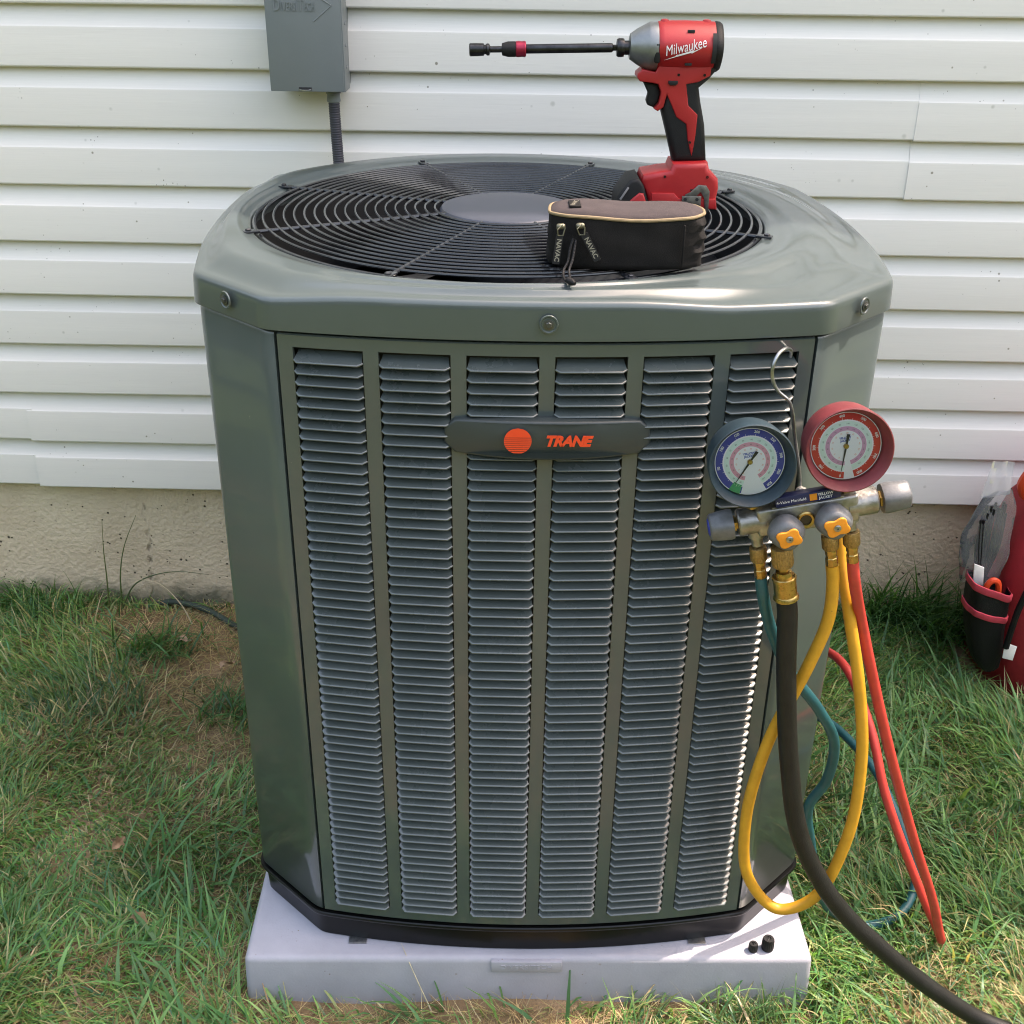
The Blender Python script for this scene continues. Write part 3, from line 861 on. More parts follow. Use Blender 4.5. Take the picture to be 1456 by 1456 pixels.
MB().lathe([(0.0145, 0), (0.0145, -0.008), (0.0125, -0.009), (0.0135, -0.022), (0.0122, -0.024)], (-0.3630, -0.042, 1.2195), (0, 0, 1), 20).build('gland_nut', M_BOXGREY, con)

# ------------------------------------------------------------------ impact driver
GRIP = [(0.1472, 1.307), (0.1577, 1.2741), (0.1675, 1.2414), (0.2108, 1.2419), (0.205, 1.286), (0.197, 1.3161), (0.1938, 1.3314), (0.2055, 1.3417), (0.2159, 1.3544), (0.2146, 1.3685), (0.1633, 1.3554), (0.1522, 1.3241)]
SPINE = [(0.1148, 1.3482), (0.1207, 1.3533), (0.137, 1.3501), (0.1424, 1.361), (0.2072, 1.3618), (0.2059, 1.3467), (0.1914, 1.339), (0.1764, 1.3363), (0.1812, 1.3108), (0.1939, 1.2997), (0.1933, 1.2745), (0.1908, 1.2488), (0.1886, 1.2532), (0.1837, 1.2691), (0.1803, 1.2883), (0.1669, 1.2968), (0.1531, 1.3242), (0.1497, 1.3087), (0.1429, 1.3035), (0.1382, 1.306), (0.144, 1.313), (0.1458, 1.3258), (0.1415, 1.3359), (0.1334, 1.3375), (0.1181, 1.339), (0.1142, 1.344)]
TRIG = [(0.1235, 1.3374), (0.1415, 1.3367), (0.1458, 1.3258), (0.144, 1.3138), (0.1381, 1.3069), (0.1308, 1.3094), (0.1286, 1.3145), (0.1307, 1.3239)]
FOOT = [(0.1656, 1.2414), (0.2107, 1.2428), (0.2134, 1.2329), (0.2255, 1.2222), (0.2275, 1.2104), (0.2258, 1.1985), (0.2278, 1.1820), (0.1380, 1.1820), (0.1353, 1.1976), (0.1256, 1.2184), (0.1279, 1.2266), (0.1516, 1.2314), (0.1626, 1.2324)]
BATT = [(0.0941, 1.1865), (0.096, 1.1999), (0.1107, 1.2201), (0.1226, 1.2229), (0.1297, 1.213), (0.1366, 1.193), (0.1385, 1.182), (0.0945, 1.182)]
BATTRED = [(0.1075, 1.1875), (0.1131, 1.1955), (0.1237, 1.2048), (0.1293, 1.2039), (0.1346, 1.1900), (0.1350, 1.1845), (0.1072, 1.1845)]
HOOKP = [(0.1842, 1.1951), (0.1835, 1.2032), (0.1905, 1.2068), (0.1997, 1.2158), (0.2097, 1.215), (0.2149, 1.208), (0.2151, 1.1855), (0.2114, 1.1764), (0.2084, 1.1989), (0.2032, 1.2069), (0.1965, 1.1997), (0.1924, 1.1943)]
DY = -0.20
drv = thing('impact_driver', 'red and black cordless impact driver standing on the fan guard behind the pouch', 'impact driver', (0.18, DY, 1.1816), 'U')
drv.location = u2w((0.2040, -0.0442, 1.1475)); drv.scale = (1.10,)*3
ZC = 1.3790
boxy = lambda a, t: 1+0.035*math.cos(4*a)
hs = MB().lathe([(0.0268, 0.1375), (0.0282, 0.1388), (0.0290, 0.145), (0.0295, 0.170), (0.0290, 0.200), (0.0284, 0.2085)], (0, DY, ZC), (1, 0, 0), 56, mod=boxy)
housing = hs.build('motor_housing', M_RED, drv, smooth=40)
for x in (0.1462, 0.1985):
    MB().lathe([(0.0062, -0.016), (0.0060, 0.0015), (0.0048, 0.0040), (0.002, 0.0048)], (x, DY, ZC+0.0270), (0, 0, 1), 18).build('top_screw_boss', M_RED, housing)
for (x, z, w, h) in ((0.177, ZC+0.0195, 0.0085, 0.0034), (0.176, ZC-0.0185, 0.0085, 0.0030)):
    yy = DY-math.sqrt(0.0295**2-(z-ZC)**2)
    MB().box((x-w/2, yy-0.0007, z-h/2), (x+w/2, yy+0.004, z+h/2), 0.0003).build('cooling_slot', M_DARK, housing)
MB().lathe([(0.0284, 0.2085), (0.0290, 0.2100), (0.0284, 0.2150), (0.0262, 0.2180), (0.0, 0.2185)], (0, DY, ZC), (1, 0, 0), 56, mod=boxy).build('rear_cap', M_BLACKR, drv)
RV = [(x_, DY-math.sqrt(0.0300**2-zz_**2)-0.0006, ZC+zz_) for zz_ in np.linspace(-0.017, 0.018, 9) for x_ in (0.2035, 0.2090)]
MB().add(RV, [(2*i, 2*i+1, 2*i+3, 2*i+2) for i in range(8)]).build('rear_vent', M_DARK, drv)
MB().lathe([(0.0110, 0.1035), (0.0150, 0.1045), (0.0160, 0.1062), (0.0205, 0.1130), (0.0270, 0.1255), (0.0284, 0.1285), (0.0286, 0.1375), (0.0275, 0.1385)], (0, DY, ZC-0.0005), (1, 0, 0), 48, mod=lambda a, t: 1+0.02*math.cos(4*a)).build('nose_cone', M_NOSE, drv)
MB().box((0.1330, DY-0.0288, ZC-0.017), (0.1400, DY-0.020, ZC+0.006), 0.002).build('side_bumper', M_BLACKR, drv)
MB().lathe([(0.0085, 0.104), (0.0085, 0.0975), (0.0108, 0.0970), (0.0112, 0.0945), (0.0112, 0.0905), (0.0098, 0.0882), (0.0062, 0.0880)], (0, DY, ZC-0.0022), (1, 0, 0), 32).build('chuck_collar', M_STEEL, drv)
# bit extension and nut driver
ba = Vector((0.0920, DY, 1.3768)); bd = (Vector((-0.0940, DY, 1.3722))-ba).normalized()
bitp = MB().lathe([(0.0036, -0.002), (0.0036, 0.008)], ba, bd, 6)
bitp.lathe([(0.0036, 0.008), (0.0054, 0.0095), (0.0056, 0.012), (0.0056, 0.118), (0.0050, 0.1195)], ba, bd, 20)
bitp = bitp.build('extension_bar', M_STEEL, drv)
MB().lathe([(0.0086, 0.1175), (0.0096, 0.119), (0.0092, 0.1225), (0.0096, 0.126), (0.0096, 0.1295), (0.0086, 0.1305)], ba, bd, 24).build('red_sleeve', M_REDANO, bitp)
MB().lathe([(0.0092, 0.1305), (0.0092, 0.140), (0.0072, 0.1475), (0.004, 0.148)], ba, bd, 24).build('quick_collar', M_BLACKR, bitp)
MB().lathe([(0.0038, 0.148), (0.0038, 0.162), (0.0070, 0.1635), (0.0072, 0.1665), (0.0056, 0.168), (0.0056, 0.1695), (0.0074, 0.1705), (0.0077, 0.179), (0.0077, 0.1875), (0.0066, 0.1885), (0.0062, 0.182), (0.0, 0.182)], ba, bd, 24).build('nut_socket', M_STEEL, bitp)
# handle, trigger, foot, battery
MB().prism(GRIP, DY-0.0155, DY+0.0155, 0.0075, 4).build('grip', M_BLACKR, drv, smooth=50)
MB().prism(SPINE, DY-0.0172, DY+0.0172, 0.0030, 3).build('handle_shell', M_RED, drv, smooth=50)
MB().prism(TRIG, DY-0.0085, DY+0.0085, 0.0030, 3).build('trigger', M_BLACKR, drv, smooth=50)
MB().prism([(0.1535, 1.3405), (0.1655, 1.3405), (0.1655, 1.3372), (0.1630, 1.3350), (0.1560, 1.3350), (0.1535, 1.3372)], DY-0.0195, DY+0.0195, 0.0008).build('direction_switch', M_BLACKR, drv)
foot = MB().prism(FOOT, DY-0.030, DY+0.030, 0.0070, 4).build('foot', M_RED, drv, smooth=50)
MB().box((0.1900, DY-0.0303, 1.2075), (0.2140, DY-0.025, 1.2095), 0.0004).build('rail_slot', M_DARK, foot)
MB().prism([(0.140, 1.2045), (0.169, 1.2045), (0.176, 1.1975), (0.224, 1.1975), (0.2255, 1.185), (0.141, 1.185)], DY-0.0325, DY-0.025, 0.0012).build('raised_panel', M_RED, foot)
MB().box((0.1340, DY-0.005, 1.2215), (0.1420, DY+0.005, 1.2262), 0.0008).build('lamp', M_DARK, foot)
for (x_, z_) in ((0.1660, 1.3475), (0.1985, 1.3475), (0.1865, 1.2660), (0.1560, 1.2250), (0.2110, 1.2250)):
    yy_ = DY-(0.0178 if z_ > 1.24 else 0.0304)
    MB().lathe([(0.0017, -0.002), (0.0017, 0.0003), (0.0013, 0.0003), (0.0008, -0.0004), (0.0, -0.0004)], (x_, yy_, z_), (0, -1, 0), 12).build('case_screw', M_STEEL, drv)
bat = MB().prism(BATT, DY-0.0325, DY+0.0325, 0.0060, 3).build('battery', M_BLACKR, drv, smooth=50)
MB().prism(BATTRED, DY-0.0345, DY+0.0345, 0.0030, 2).build('battery_side', M_RED, bat, smooth=50)
MB().prism([(0.0985, 1.1965), (0.1085, 1.2120), (0.1105, 1.2108), (0.1005, 1.1950)], DY-0.0338, DY-0.0300, 0.0003).build('battery_label', mat('grey_print', (0.25, 0.24, 0.24), 0.5), bat)
MB().prism(HOOKP, DY-0.0345, DY-0.0325, 0.0004).build('belt_hook', M_HOOKST, drv)
hp = MB().box((0.1795, DY-0.0355, 1.1860), (0.2045, DY-0.0322, 1.2015), 0.0006).build('bit_clip', M_HOOKST, drv)
for x in (0.1835, 0.1990):
    MB().lathe([(0.0022, 0), (0.0022, 0.0006)], (x, DY-0.0353, 1.1975), (0, -1, 0), 12).build('rivet_hole', M_DARK, hp)
# lettering wrapped on the housing
def wrapped(mb):
    out = MB()
    for p in mb.v:
        out.v.append(Vector((p.x, DY-math.sqrt(max(1e-6, 0.0311**2-(p.z-ZC)**2))-0.0003, p.z)))
    out.f = mb.f; return out
ang = math.radians(13)
mb = MB(); put_text(mb, 'Milwaukee', 0.0172, (0.1700, 0, 1.3812), (math.cos(ang), 0, math.sin(ang)), (-math.sin(ang), 0, math.cos(ang)), offset=0.0, shear=0.28, spacing=1.02, sx=0.68)
wrapped(mb).build('lettering', M_WHITE, housing, smooth=0)
mb = MB(); mb.add([(0.1445, 0, 1.3655), (0.1580, 0, 1.3705), (0.1570, 0, 1.3690), (0.1790, 0, 1.3752), (0.1775, 0, 1.3735), (0.1935, 0, 1.3822), (0.1800, 0, 1.3765), (0.1812, 0, 1.3782), (0.1600, 0, 1.3718), (0.1612, 0, 1.3735)],
                  [(0, 1, 2), (2, 3, 8), (2, 8, 1), (1, 8, 9), (3, 4, 7), (3, 7, 8), (4, 5, 6), (4, 6, 7)])
wrapped(mb).build('lightning_bolt', M_WHITE, housing, smooth=0)

# ------------------------------------------------------------------ pouch
pch = thing('zip_pouch', 'dark brown canvas zip pouch with tan piping on the fan guard', 'pouch', (0.096, -0.34, 1.1455), 'U')
def pw(z):
    return lambda t, zz: 0.0010*math.sin(3*t+zz*60)+0.0007*math.sin(9*t+zz*190)+0.0026*math.exp(-((t-5.75)/0.55)**2)*math.sin(zz*380+2*t)
def topz(x, y): return 1.2065 + 0.0012*math.cos((x-0.02)*30) - 0.0018*math.exp(-((x-0.10)/0.04)**2)
rings = []
for (z, a, b) in ((1.1445, 0.088, 0.038), (1.1465, 0.0935, 0.0425), (1.152, 0.0958, 0.0445), (1.158, 0.0950, 0.0440), (1.165, 0.0962, 0.0450), (1.173, 0.0950, 0.0440), (1.181, 0.0956, 0.0446), (1.189, 0.0942, 0.0434), (1.197, 0.0945, 0.0436), (1.2045, 0.0935, 0.0425)):
    rings.append(sq(96, a, b, 3.4, 0.0965, -0.3415, z, pw(z)))
PTOP = [(p.x, p.y, topz(p.x, p.y)) for p in rings[-1]]
rings[-1] = [Vector((p[0], p[1], p[2]-0.001)) for p in PTOP]
body = MB().loft(rings).build('body', M_POUCH, pch, smooth=60)
# lid, slightly domed and sagging
c0 = Vector((0.0965, -0.3415, 0)); lr = []
for s, dz in ((0.992, 0.0006), (0.965, 0.0034), (0.88, 0.0060), (0.7, 0.0078), (0.4, 0.0084), (0.12, 0.0080)):
    lr.append([Vector((c0.x+(p[0]-c0.x)*s, c0.y+(p[1]-c0.y)*s, topz(c0.x+(p[0]-c0.x)*s, 0)+dz)) for p in PTOP])
MB().loft(lr).build('lid', M_LID, pch, smooth=60)
MB().tube([(c0.x+(p[0]-c0.x)*1.0, c0.y+(p[1]-c0.y)*1.0, p[2]+0.0006) for p in PTOP], 0.0021, 8, closed=True).build('piping', M_PIPING, pch)
MB().box((0.161, -0.3880, 1.150), (0.163, -0.3845, 1.2000), 0.0006).build('seam', M_POUCH, pch)
lb = MB().box((0.026, -0.366, 1.2140), (0.040, -0.334, 1.2172), 0.0006).build('woven_label', M_POUCH, pch)
mb = MB(); put_text(mb, 'NAVAC', 0.0080, (0.0330, -0.350, 1.2175), (0.25, 1, 0), (-1, 0.25, 0)); mb.build('label_lettering', M_TANTXT, lb, smooth=0)
def zip_pull(x, z, dxx, ln, txtside):
    a = Vector((x, -0.3880, z)); b = a+Vector((dxx, -0.0035, -ln))
    p = MB().lathe([(0.0024, -0.005), (0.0038, -0.003), (0.0038, 0.003), (0.0024, 0.005)], a+Vector((0, 0.001, 0)), (1, 0.2, 0), 10).build('zip_slider', M_ZIP, pch)
    MB().tube([a+Vector((0.002, -0.002, 0.003)), a+Vector((-0.004, -0.006, -0.002)), a+Vector((-0.003+dxx*.1, -0.005, -0.009)), a+Vector((0.003+dxx*.1, -0.005, -0.009)), a+Vector((0.005, -0.004, 0.0))], 0.0009, 6).build('pull_ring', M_ZIP, p)
    d = (b-a).normalized(); sidev = d.cross(Vector((0, -1, 0))).normalized(); nrm = sidev.cross(d).normalized()
    st = a+d*0.009
    mb = MB(); hw = 0.0042
    q = []
    for (s, t, n_) in ((-hw, 0, 0), (hw, 0, 0), (hw, ln, 0), (-hw, ln, 0)):
        q.append(st+sidev*s+d*t)
    mb.add([v-nrm*0.0012-Vector((0, .003, 0)) for v in q]+[v+nrm*0.0012-Vector((0, .003, 0)) for v in q], [(0, 1, 2, 3), (7, 6, 5, 4), (0, 4, 5, 1), (1, 5, 6, 2), (2, 6, 7, 3), (3, 7, 4, 0)])
    mb.build('pull_tab', M_BLACKR, p)
    front = nrm if nrm.y < 0 else -nrm
    mb = MB(); ex = d; ez = ex.cross(front)*-1
    put_text(mb, 'NAVAC', 0.0078, st+d*(ln*0.52)+front*0.0016-Vector((0, .003, 0)), ex, front.cross(ex), offset=0.0002)
    mb.build('pull_lettering', M_TANTXT, p, smooth=0)
zip_pull(0.0150, 1.1975, -0.004, 0.034, 1)
zip_pull(0.0380, 1.1985, 0.020, 0.036, 1)
sp_ = spline([(0.030, -0.392, 1.185), (0.026, -0.397, 1.172), (0.024, -0.402, 1.160), (0.019, -0.410, 1.152), (0.0185, -0.424, 1.1465), (0.023, -0.436, 1.1445), (0.026, -0.437, 1.144), (0.026, -0.426, 1.1465), (0.025, -0.413, 1.152), (0.029, -0.404, 1.162), (0.033, -0.392, 1.183)], 6)
MB().tube(sp_, 0.0016, 8).lathe([(0.001, -0.008), (0.0038, -0.005), (0.0042, 0.003), (0.002, 0.008)], (0.0255, -0.4405, 1.1470), (0.5, -0.7, -0.1), 12).build('cord_loop', M_BAGBLK, pch)

# ------------------------------------------------------------------ manifold gauge set
MO = Vector((0.3085, -0.53, 0.8953)); MA = math.radians(11.5)
MX = Matrix.Translation(MO) @ Matrix.Rotation(-MA, 4, 'Y')
man = thing('manifold_gauge_set', 'refrigerant manifold with blue and red gauges hooked on the louvers', 'manifold gauge', tuple(MO), 'U')
bodym = MB(MX).box((-0.058, -0.016, -0.017), (0.062, 0.016, 0.019), 0.004, 3)
bodym.lathe([(0.0150, -0.046), (0.0165, -0.048), (0.0165, -0.078), (0.0150, -0.080)], (0, 0, 0), (1, 0, 0), 32)
bodym.lathe([(0.0150, 0.048), (0.0168, 0.050), (0.0168, 0.084), (0.0150, 0.086)], (0, 0, 0), (1, 0, 0), 32)
for x in (-0.059, -0.033, 0.028, 0.0535):
    bodym.lathe([(0.010, -0.012), (0.010, -0.022), (0.007, -0.024), (0.007, -0.034)], (x, -0.001, 0), (0, 0, 1), 20)
bodym = bodym.build('manifold_body', M_ALU, man)
MB(MX).lathe([(0.0070, 0.0135), (0.0070, 0.0185), (0.0092, 0.0190), (0.0108, 0.0180), (0.0108, 0.014)], (-0.002, 0, -0.002), (0, -1, 0), 28, cap=False).build('sight_glass_ring', M_BRASS, bodym)
MB(MX).lathe([(0.0, 0.0165), (0.0080, 0.0165)], (-0.002, 0, -0.002), (0, -1, 0), 28, cap=False).build('sight_glass', mat('sight_dark', (0.03, 0.022, 0.016), 0.08), bodym)
strip_ = MB(MX).box((-0.036, -0.0205, 0.0215), (0.040, -0.0080, 0.0345), 0.001).build('name_strip', M_NAVY, man)
mb = MB(MX); put_text(mb, '4-Valve Manifold', 0.0052, (-0.0175, -0.0208, 0.0278), (1, 0, 0), (0, 0, 1)); put_text(mb, 'YELLOW', 0.0046, (0.0225, -0.0208, 0.0305), (1, 0, 0), (0, 0, 1), offset=0.0001); put_text(mb, 'JACKET', 0.0046, (0.0225, -0.0208, 0.0258), (1, 0, 0), (0, 0, 1), offset=0.0001)
mb.build('strip_lettering', M_WHITE, strip_, smooth=0)
mb = MB(MX).box((0.0040, -0.0209, 0.0242), (0.0125, -0.0205, 0.0326), 0); mb.build('strip_emblem', M_KNOBOR, strip_, smooth=0)
MB(MX).box((-0.040, -0.0175, 0.0188), (0.044, 0.010, 0.0213), 0.0008).build('chrome_rail', M_ALU, man)

def mat_dial(name, outer, inner):
    m = bpy.data.materials.new(name); m.use_nodes = True
    nt = m.node_tree; b = nt.nodes['Principled BSDF']; b.inputs['Roughness'].default_value = 0.5
    tc = node(nt, 'ShaderNodeTexCoord'); sx = node(nt, 'ShaderNodeSeparateXYZ'); nt.links.new(tc.outputs['Object'], sx.inputs[0])
    ln = node(nt, 'ShaderNodeVectorMath', operation='LENGTH'); nt.links.new(tc.outputs['Object'], ln.inputs[0])
    dv = node(nt, 'ShaderNodeMath', operation='DIVIDE'); nt.links.new(ln.outputs['Value'], dv.inputs[0]); dv.inputs[1].default_value = 0.040
    cr = node(nt, 'ShaderNodeValToRGB'); cr.color_ramp.interpolation = 'CONSTANT'
    W_ = (0.82, 0.83, 0.86, 1); mint = (0.64, 0.80, 0.74, 1)
    el = cr.color_ramp.elements; el[0].position = 0; el[0].color = W_; el[1].position = 0.46; el[1].color = inner
    for p_, c_ in ((0.585, W_), (0.60, mint), (0.745, W_), (0.785, outer), (0.985, W_)):
        e = el.new(p_); e.color = c_
    nt.links.new(dv.outputs[0], cr.inputs[0])
    at = node(nt, 'ShaderNodeMath', operation='ARCTAN2'); nt.links.new(sx.outputs[0], at.inputs[0])
    ng = node(nt, 'ShaderNodeMath', operation='MULTIPLY'); nt.links.new(sx.outputs[1], ng.inputs[0]); ng.inputs[1].default_value = -1
    nt.links.new(ng.outputs[0], at.inputs[1])              # 0 at the bottom, positive to the right
    return m, nt, b, cr, at, dv, W_
def dial_mat(name, outer, inner, gap_lo, gap_hi, green):
    m, nt, b, cr, at, dv, W_ = mat_dial(name, outer, inner)
    a1 = node(nt, 'ShaderNodeMath', operation='GREATER_THAN'); nt.links.new(at.outputs[0], a1.inputs[0]); a1.inputs[1].default_value = math.radians(gap_lo)
    a2 = node(nt, 'ShaderNodeMath', operation='LESS_THAN'); nt.links.new(at.outputs[0], a2.inputs[0]); a2.inputs[1].default_value = math.radians(gap_hi)
    am = node(nt, 'ShaderNodeMath', operation='MULTIPLY'); nt.links.new(a1.outputs[0], am.inputs[0]); nt.links.new(a2.outputs[0], am.inputs[1])
    mx = node(nt, 'ShaderNodeMix', data_type='RGBA'); nt.links.new(am.outputs[0], mx.inputs[0]); nt.links.new(cr.outputs[0], mx.inputs[6]); mx.inputs[7].default_value = W_
    last = mx.outputs[2]
    if green:
        g1 = node(nt, 'ShaderNodeMath', operation='GREATER_THAN'); nt.links.new(at.outputs[0], g1.inputs[0]); g1.inputs[1].default_value = math.radians(green[0])
        g2 = node(nt, 'ShaderNodeMath', operation='LESS_THAN'); nt.links.new(at.outputs[0], g2.inputs[0]); g2.inputs[1].default_value = math.radians(green[1])
        g3 = node(nt, 'ShaderNodeMath', operation='GREATER_THAN'); nt.links.new(dv.outputs[0], g3.inputs[0]); g3.inputs[1].default_value = 0.74
        gm = node(nt, 'ShaderNodeMath', operation='MULTIPLY'); nt.links.new(g1.outputs[0], gm.inputs[0]); nt.links.new(g2.outputs[0], gm.inputs[1])
        gm2 = node(nt, 'ShaderNodeMath', operation='MULTIPLY'); nt.links.new(gm.outputs[0], gm2.inputs[0]); nt.links.new(g3.outputs[0], gm2.inputs[1])
        m2 = node(nt, 'ShaderNodeMix', data_type='RGBA'); nt.links.new(gm2.outputs[0], m2.inputs[0]); nt.links.new(last, m2.inputs[6]); m2.inputs[7].default_value = (0.02, 0.36, 0.14, 1)
        last = m2.outputs[2]
    nt.links.new(last, b.inputs['Base Color'])
    return m
def gauge(name, cx_, cz_, boot, dialm, needle_deg, marks, ringcol, label):
    nrm = Vector((0.0, -math.cos(math.radians(7)), math.sin(math.radians(7))))
    ctr = Vector((cx_, -0.030, cz_))                       # rim centre in the manifold's own frame
    mb = MB(MX)
    mb.lathe([(0.020, -0.046), (0.043, -0.045), (0.0468, -0.040), (0.0480, -0.030), (0.0502, -0.002), (0.0500, 0.0012), (0.0488, 0.0020), (0.0474, 0.0010), (0.0412, -0.0155), (0.0405, -0.0185)], ctr, nrm, 72, cap=False)
    g = mb.build('gauge', boot, man, smooth=45); g['label'] = label
    MB(MX).lathe([(0.0085, -0.048), (0.0085, 0.0)], (cx_, 0, 0.018), (0, 0, -1), 6).build('gauge_stem', M_BRASS, g)
    u = Vector((1, 0, 0)); w = nrm.cross(u)*1.0
    ez = (Vector((0, 0, 1))-nrm*nrm.z).normalized(); ex = ez.cross(nrm)
    # the dial: its own small disc so that the print is laid out around its centre
    n = 64; r = 0.0405
    me_ = bpy.data.meshes.new('dial')
    me_.from_pydata([(0, 0, 0)]+[(r*math.cos(2*math.pi*k/n), r*math.sin(2*math.pi*k/n), 0) for k in range(n)], [], [(0, 1+k, 1+(k+1) % n) for k in range(n)])
    me_.materials.append(dialm)
    d = bpy.data.objects.new('dial', me_); COL.objects.link(d); d.parent = g
    c3 = ctr+nrm*(-0.0175)
    lm = Matrix.Identity(4)
    for i in range(3):
        lm[i][0] = ex[i]; lm[i][1] = ez[i]; lm[i][2] = nrm[i]; lm[i][3] = c3[i]
    d.matrix_local = Matrix.Translation(-MO) @ MX @ lm
    d['_base'] = (0, 0, 0)
    # print: numerals and ticks
    pr = MB(); hair = 0.0002
    for (txt, deg, rad, sz) in marks:
        a = math.radians(deg); rv = Vector((math.cos(a), math.sin(a), 0)); tv = Vector((math.sin(a), -math.cos(a), 0))
        put_text(pr, txt, sz, rv*rad+Vector((0, 0, hair)), tv, rv, offset=0.00012)
    for k in range(65):
        deg = 255-k*5.1; a = math.radians(deg); rv = Vector((math.cos(a), math.sin(a), 0)); tv = Vector((-math.sin(a), math.cos(a), 0))
        l0, l1, hw = 0.0304, (0.0335 if k % 4 == 0 else 0.0320), 0.00016
        pr.add([rv*l0-tv*hw+Vector((0, 0, hair)), rv*l1-tv*hw+Vector((0, 0, hair)), rv*l1+tv*hw+Vector((0, 0, hair)), rv*l0+tv*hw+Vector((0, 0, hair))], [(0, 1, 2, 3)])
    po = pr.build('dial_numerals', M_WHITE, d, smooth=0)
    pr = MB()
    for k in range(16):
        a = math.radians(240-k*20); rv = Vector((math.cos(a), math.sin(a), 0)); tv = Vector((math.sin(a), -math.cos(a), 0))
        put_text(pr, str(20+10*k), 0.0026, rv*0.0266+Vector((0, 0, hair)), tv, rv)
        put_text(pr, str(10+10*k), 0.0022, rv*0.0208+Vector((0, 0, hair)), tv, rv)
    pr.build('inner_numerals', mat('dark_green_print', (0.05, 0.12, 0.09), 0.5), d, smooth=0)
    pr = MB()
    for k in range(12):
        a = math.radians(235-k*26); rv = Vector((math.cos(a), math.sin(a), 0)); tv = Vector((math.sin(a), -math.cos(a), 0))
        put_text(pr, str(5*k), 0.0026, rv*0.0155+Vector((0, 0, hair)), tv, rv)
    pr.build('orange_numerals', mat('pale_orange_print', (0.75, 0.25, 0.12), 0.5), d, smooth=0)
    pr = MB(); put_text(pr, 'YELLOW', 0.0034, (0, 0.0098, hair), (1, 0, 0), (0, 1, 0), offset=0.0002); put_text(pr, 'JACKET', 0.0034, (0, 0.0064, hair), (1, 0, 0), (0, 1, 0), offset=0.0002)
    pr.build('maker_print', mat('blue_print', (0.12, 0.16, 0.45), 0.5), d, smooth=0)
    # needle
    a = math.radians(needle_deg); dv_ = Vector((math.cos(a), math.sin(a), 0)); sv = Vector((-math.sin(a), math.cos(a), 0))
    nb = MB(); z0, z1 = 0.0014, 0.0020
    pl = [dv_*0.0305+sv*0.0002, dv_*0.0-sv*-0.0012, dv_*-0.004+sv*0.0010, dv_*-0.0145+sv*0.0019, dv_*-0.0145-sv*0.0019, dv_*-0.004-sv*0.0010, dv_*0.0-sv*0.0012, dv_*0.0305-sv*0.0002]
    k_ = len(pl)
    nb.add([p+Vector((0, 0, z0)) for p in pl]+[p+Vector((0, 0, z1)) for p in pl], [tuple(range(k_)), tuple(range(2*k_-1, k_-1, -1))]+[(i, (i+1) % k_, k_+(i+1) % k_, k_+i) for i in range(k_)])
    nb.build('needle', M_DARK, d, smooth=0)
    MB().lathe([(0.0030, 0.0), (0.0030, 0.0028), (0.0022, 0.0036)], (0, 0, 0), (0, 0, 1), 20).build('needle_hub', M_BRASS, d)
    MB().lathe([(0.0404, 0.0042), (0.030, 0.0050), (0.015, 0.0054), (0.0, 0.0055)], (0, 0, 0), (0, 0, 1), 48, cap=False).build('lens', M_LENS, d)
    return g
DB_ = dial_mat('blue_dial_print', (0.035, 0.045, 0.33, 1), (0.72, 0.33, 0.42, 1), -22, 22, (-44, -24))
DR_ = dial_mat('red_dial_print', (0.62, 0.035, 0.03, 1), (0.62, 0.33, 0.50, 1), -9, 9, None)
gauge('gauge', -0.0593, 0.0863, M_BOOTB, DB_, 229, [('50', 183, 0.0362, 0.0044), ('100', 145, 0.0362, 0.0044), ('150', 108, 0.0362, 0.0044), ('200', 70, 0.0362, 0.0044), ('250', 36, 0.0362, 0.0044), ('300', 2, 0.0362, 0.0044), ('350', -30, 0.0362, 0.0044), ('500', -58, 0.0362, 0.0044)], None, 'pressure gauge with teal boot and blue dial ring')
gauge('gauge', 0.0512, 0.0850, M_BOOTR, DR_, 254, [(str(100*k), 254-k*40.5, 0.0362, 0.0044) for k in range(9)], None, 'pressure gauge with red boot and red dial ring')
# knobs
def front_knob(x, z):
    lob = lambda a, t: 1+(0.05*math.cos(4*a) if t > 0.024 else 0)
    k = MB(MX).lathe([(0.006, 0.012), (0.006, 0.021), (0.0135, 0.0205), (0.0185, 0.0240), (0.0208, 0.0310), (0.0205, 0.0385), (0.0185, 0.0450), (0.0150, 0.0490), (0.012, 0.0500)], (x, 0, z), (0, -1, 0), 48, mod=lob).build('valve_knob', M_KNOB, man, smooth=50)
    pl = []
    for i in range(48):
        a = 2*math.pi*i/48; rr_ = 0.0122+0.0019*math.cos(4*a+2.2)+0.0008*math.cos(2*a)
        pl.append((x+rr_*math.cos(a)*1.12, z+rr_*math.sin(a)*0.98))
    MB(MX).prism(pl, -0.0488, -0.0525, 0.0010, 2).build('orange_insert', M_KNOBOR, k, smooth=50)
    MB(MX).lathe([(0.0042, 0.052), (0.0042, 0.0538), (0.003, 0.0546), (0.0012, 0.0546), (0.0010, 0.053)], (x, 0, z), (0, -1, 0), 20).build('screw', M_SCREW, k)
front_knob(-0.0290, -0.0040); front_knob(0.0265, 0.0000)
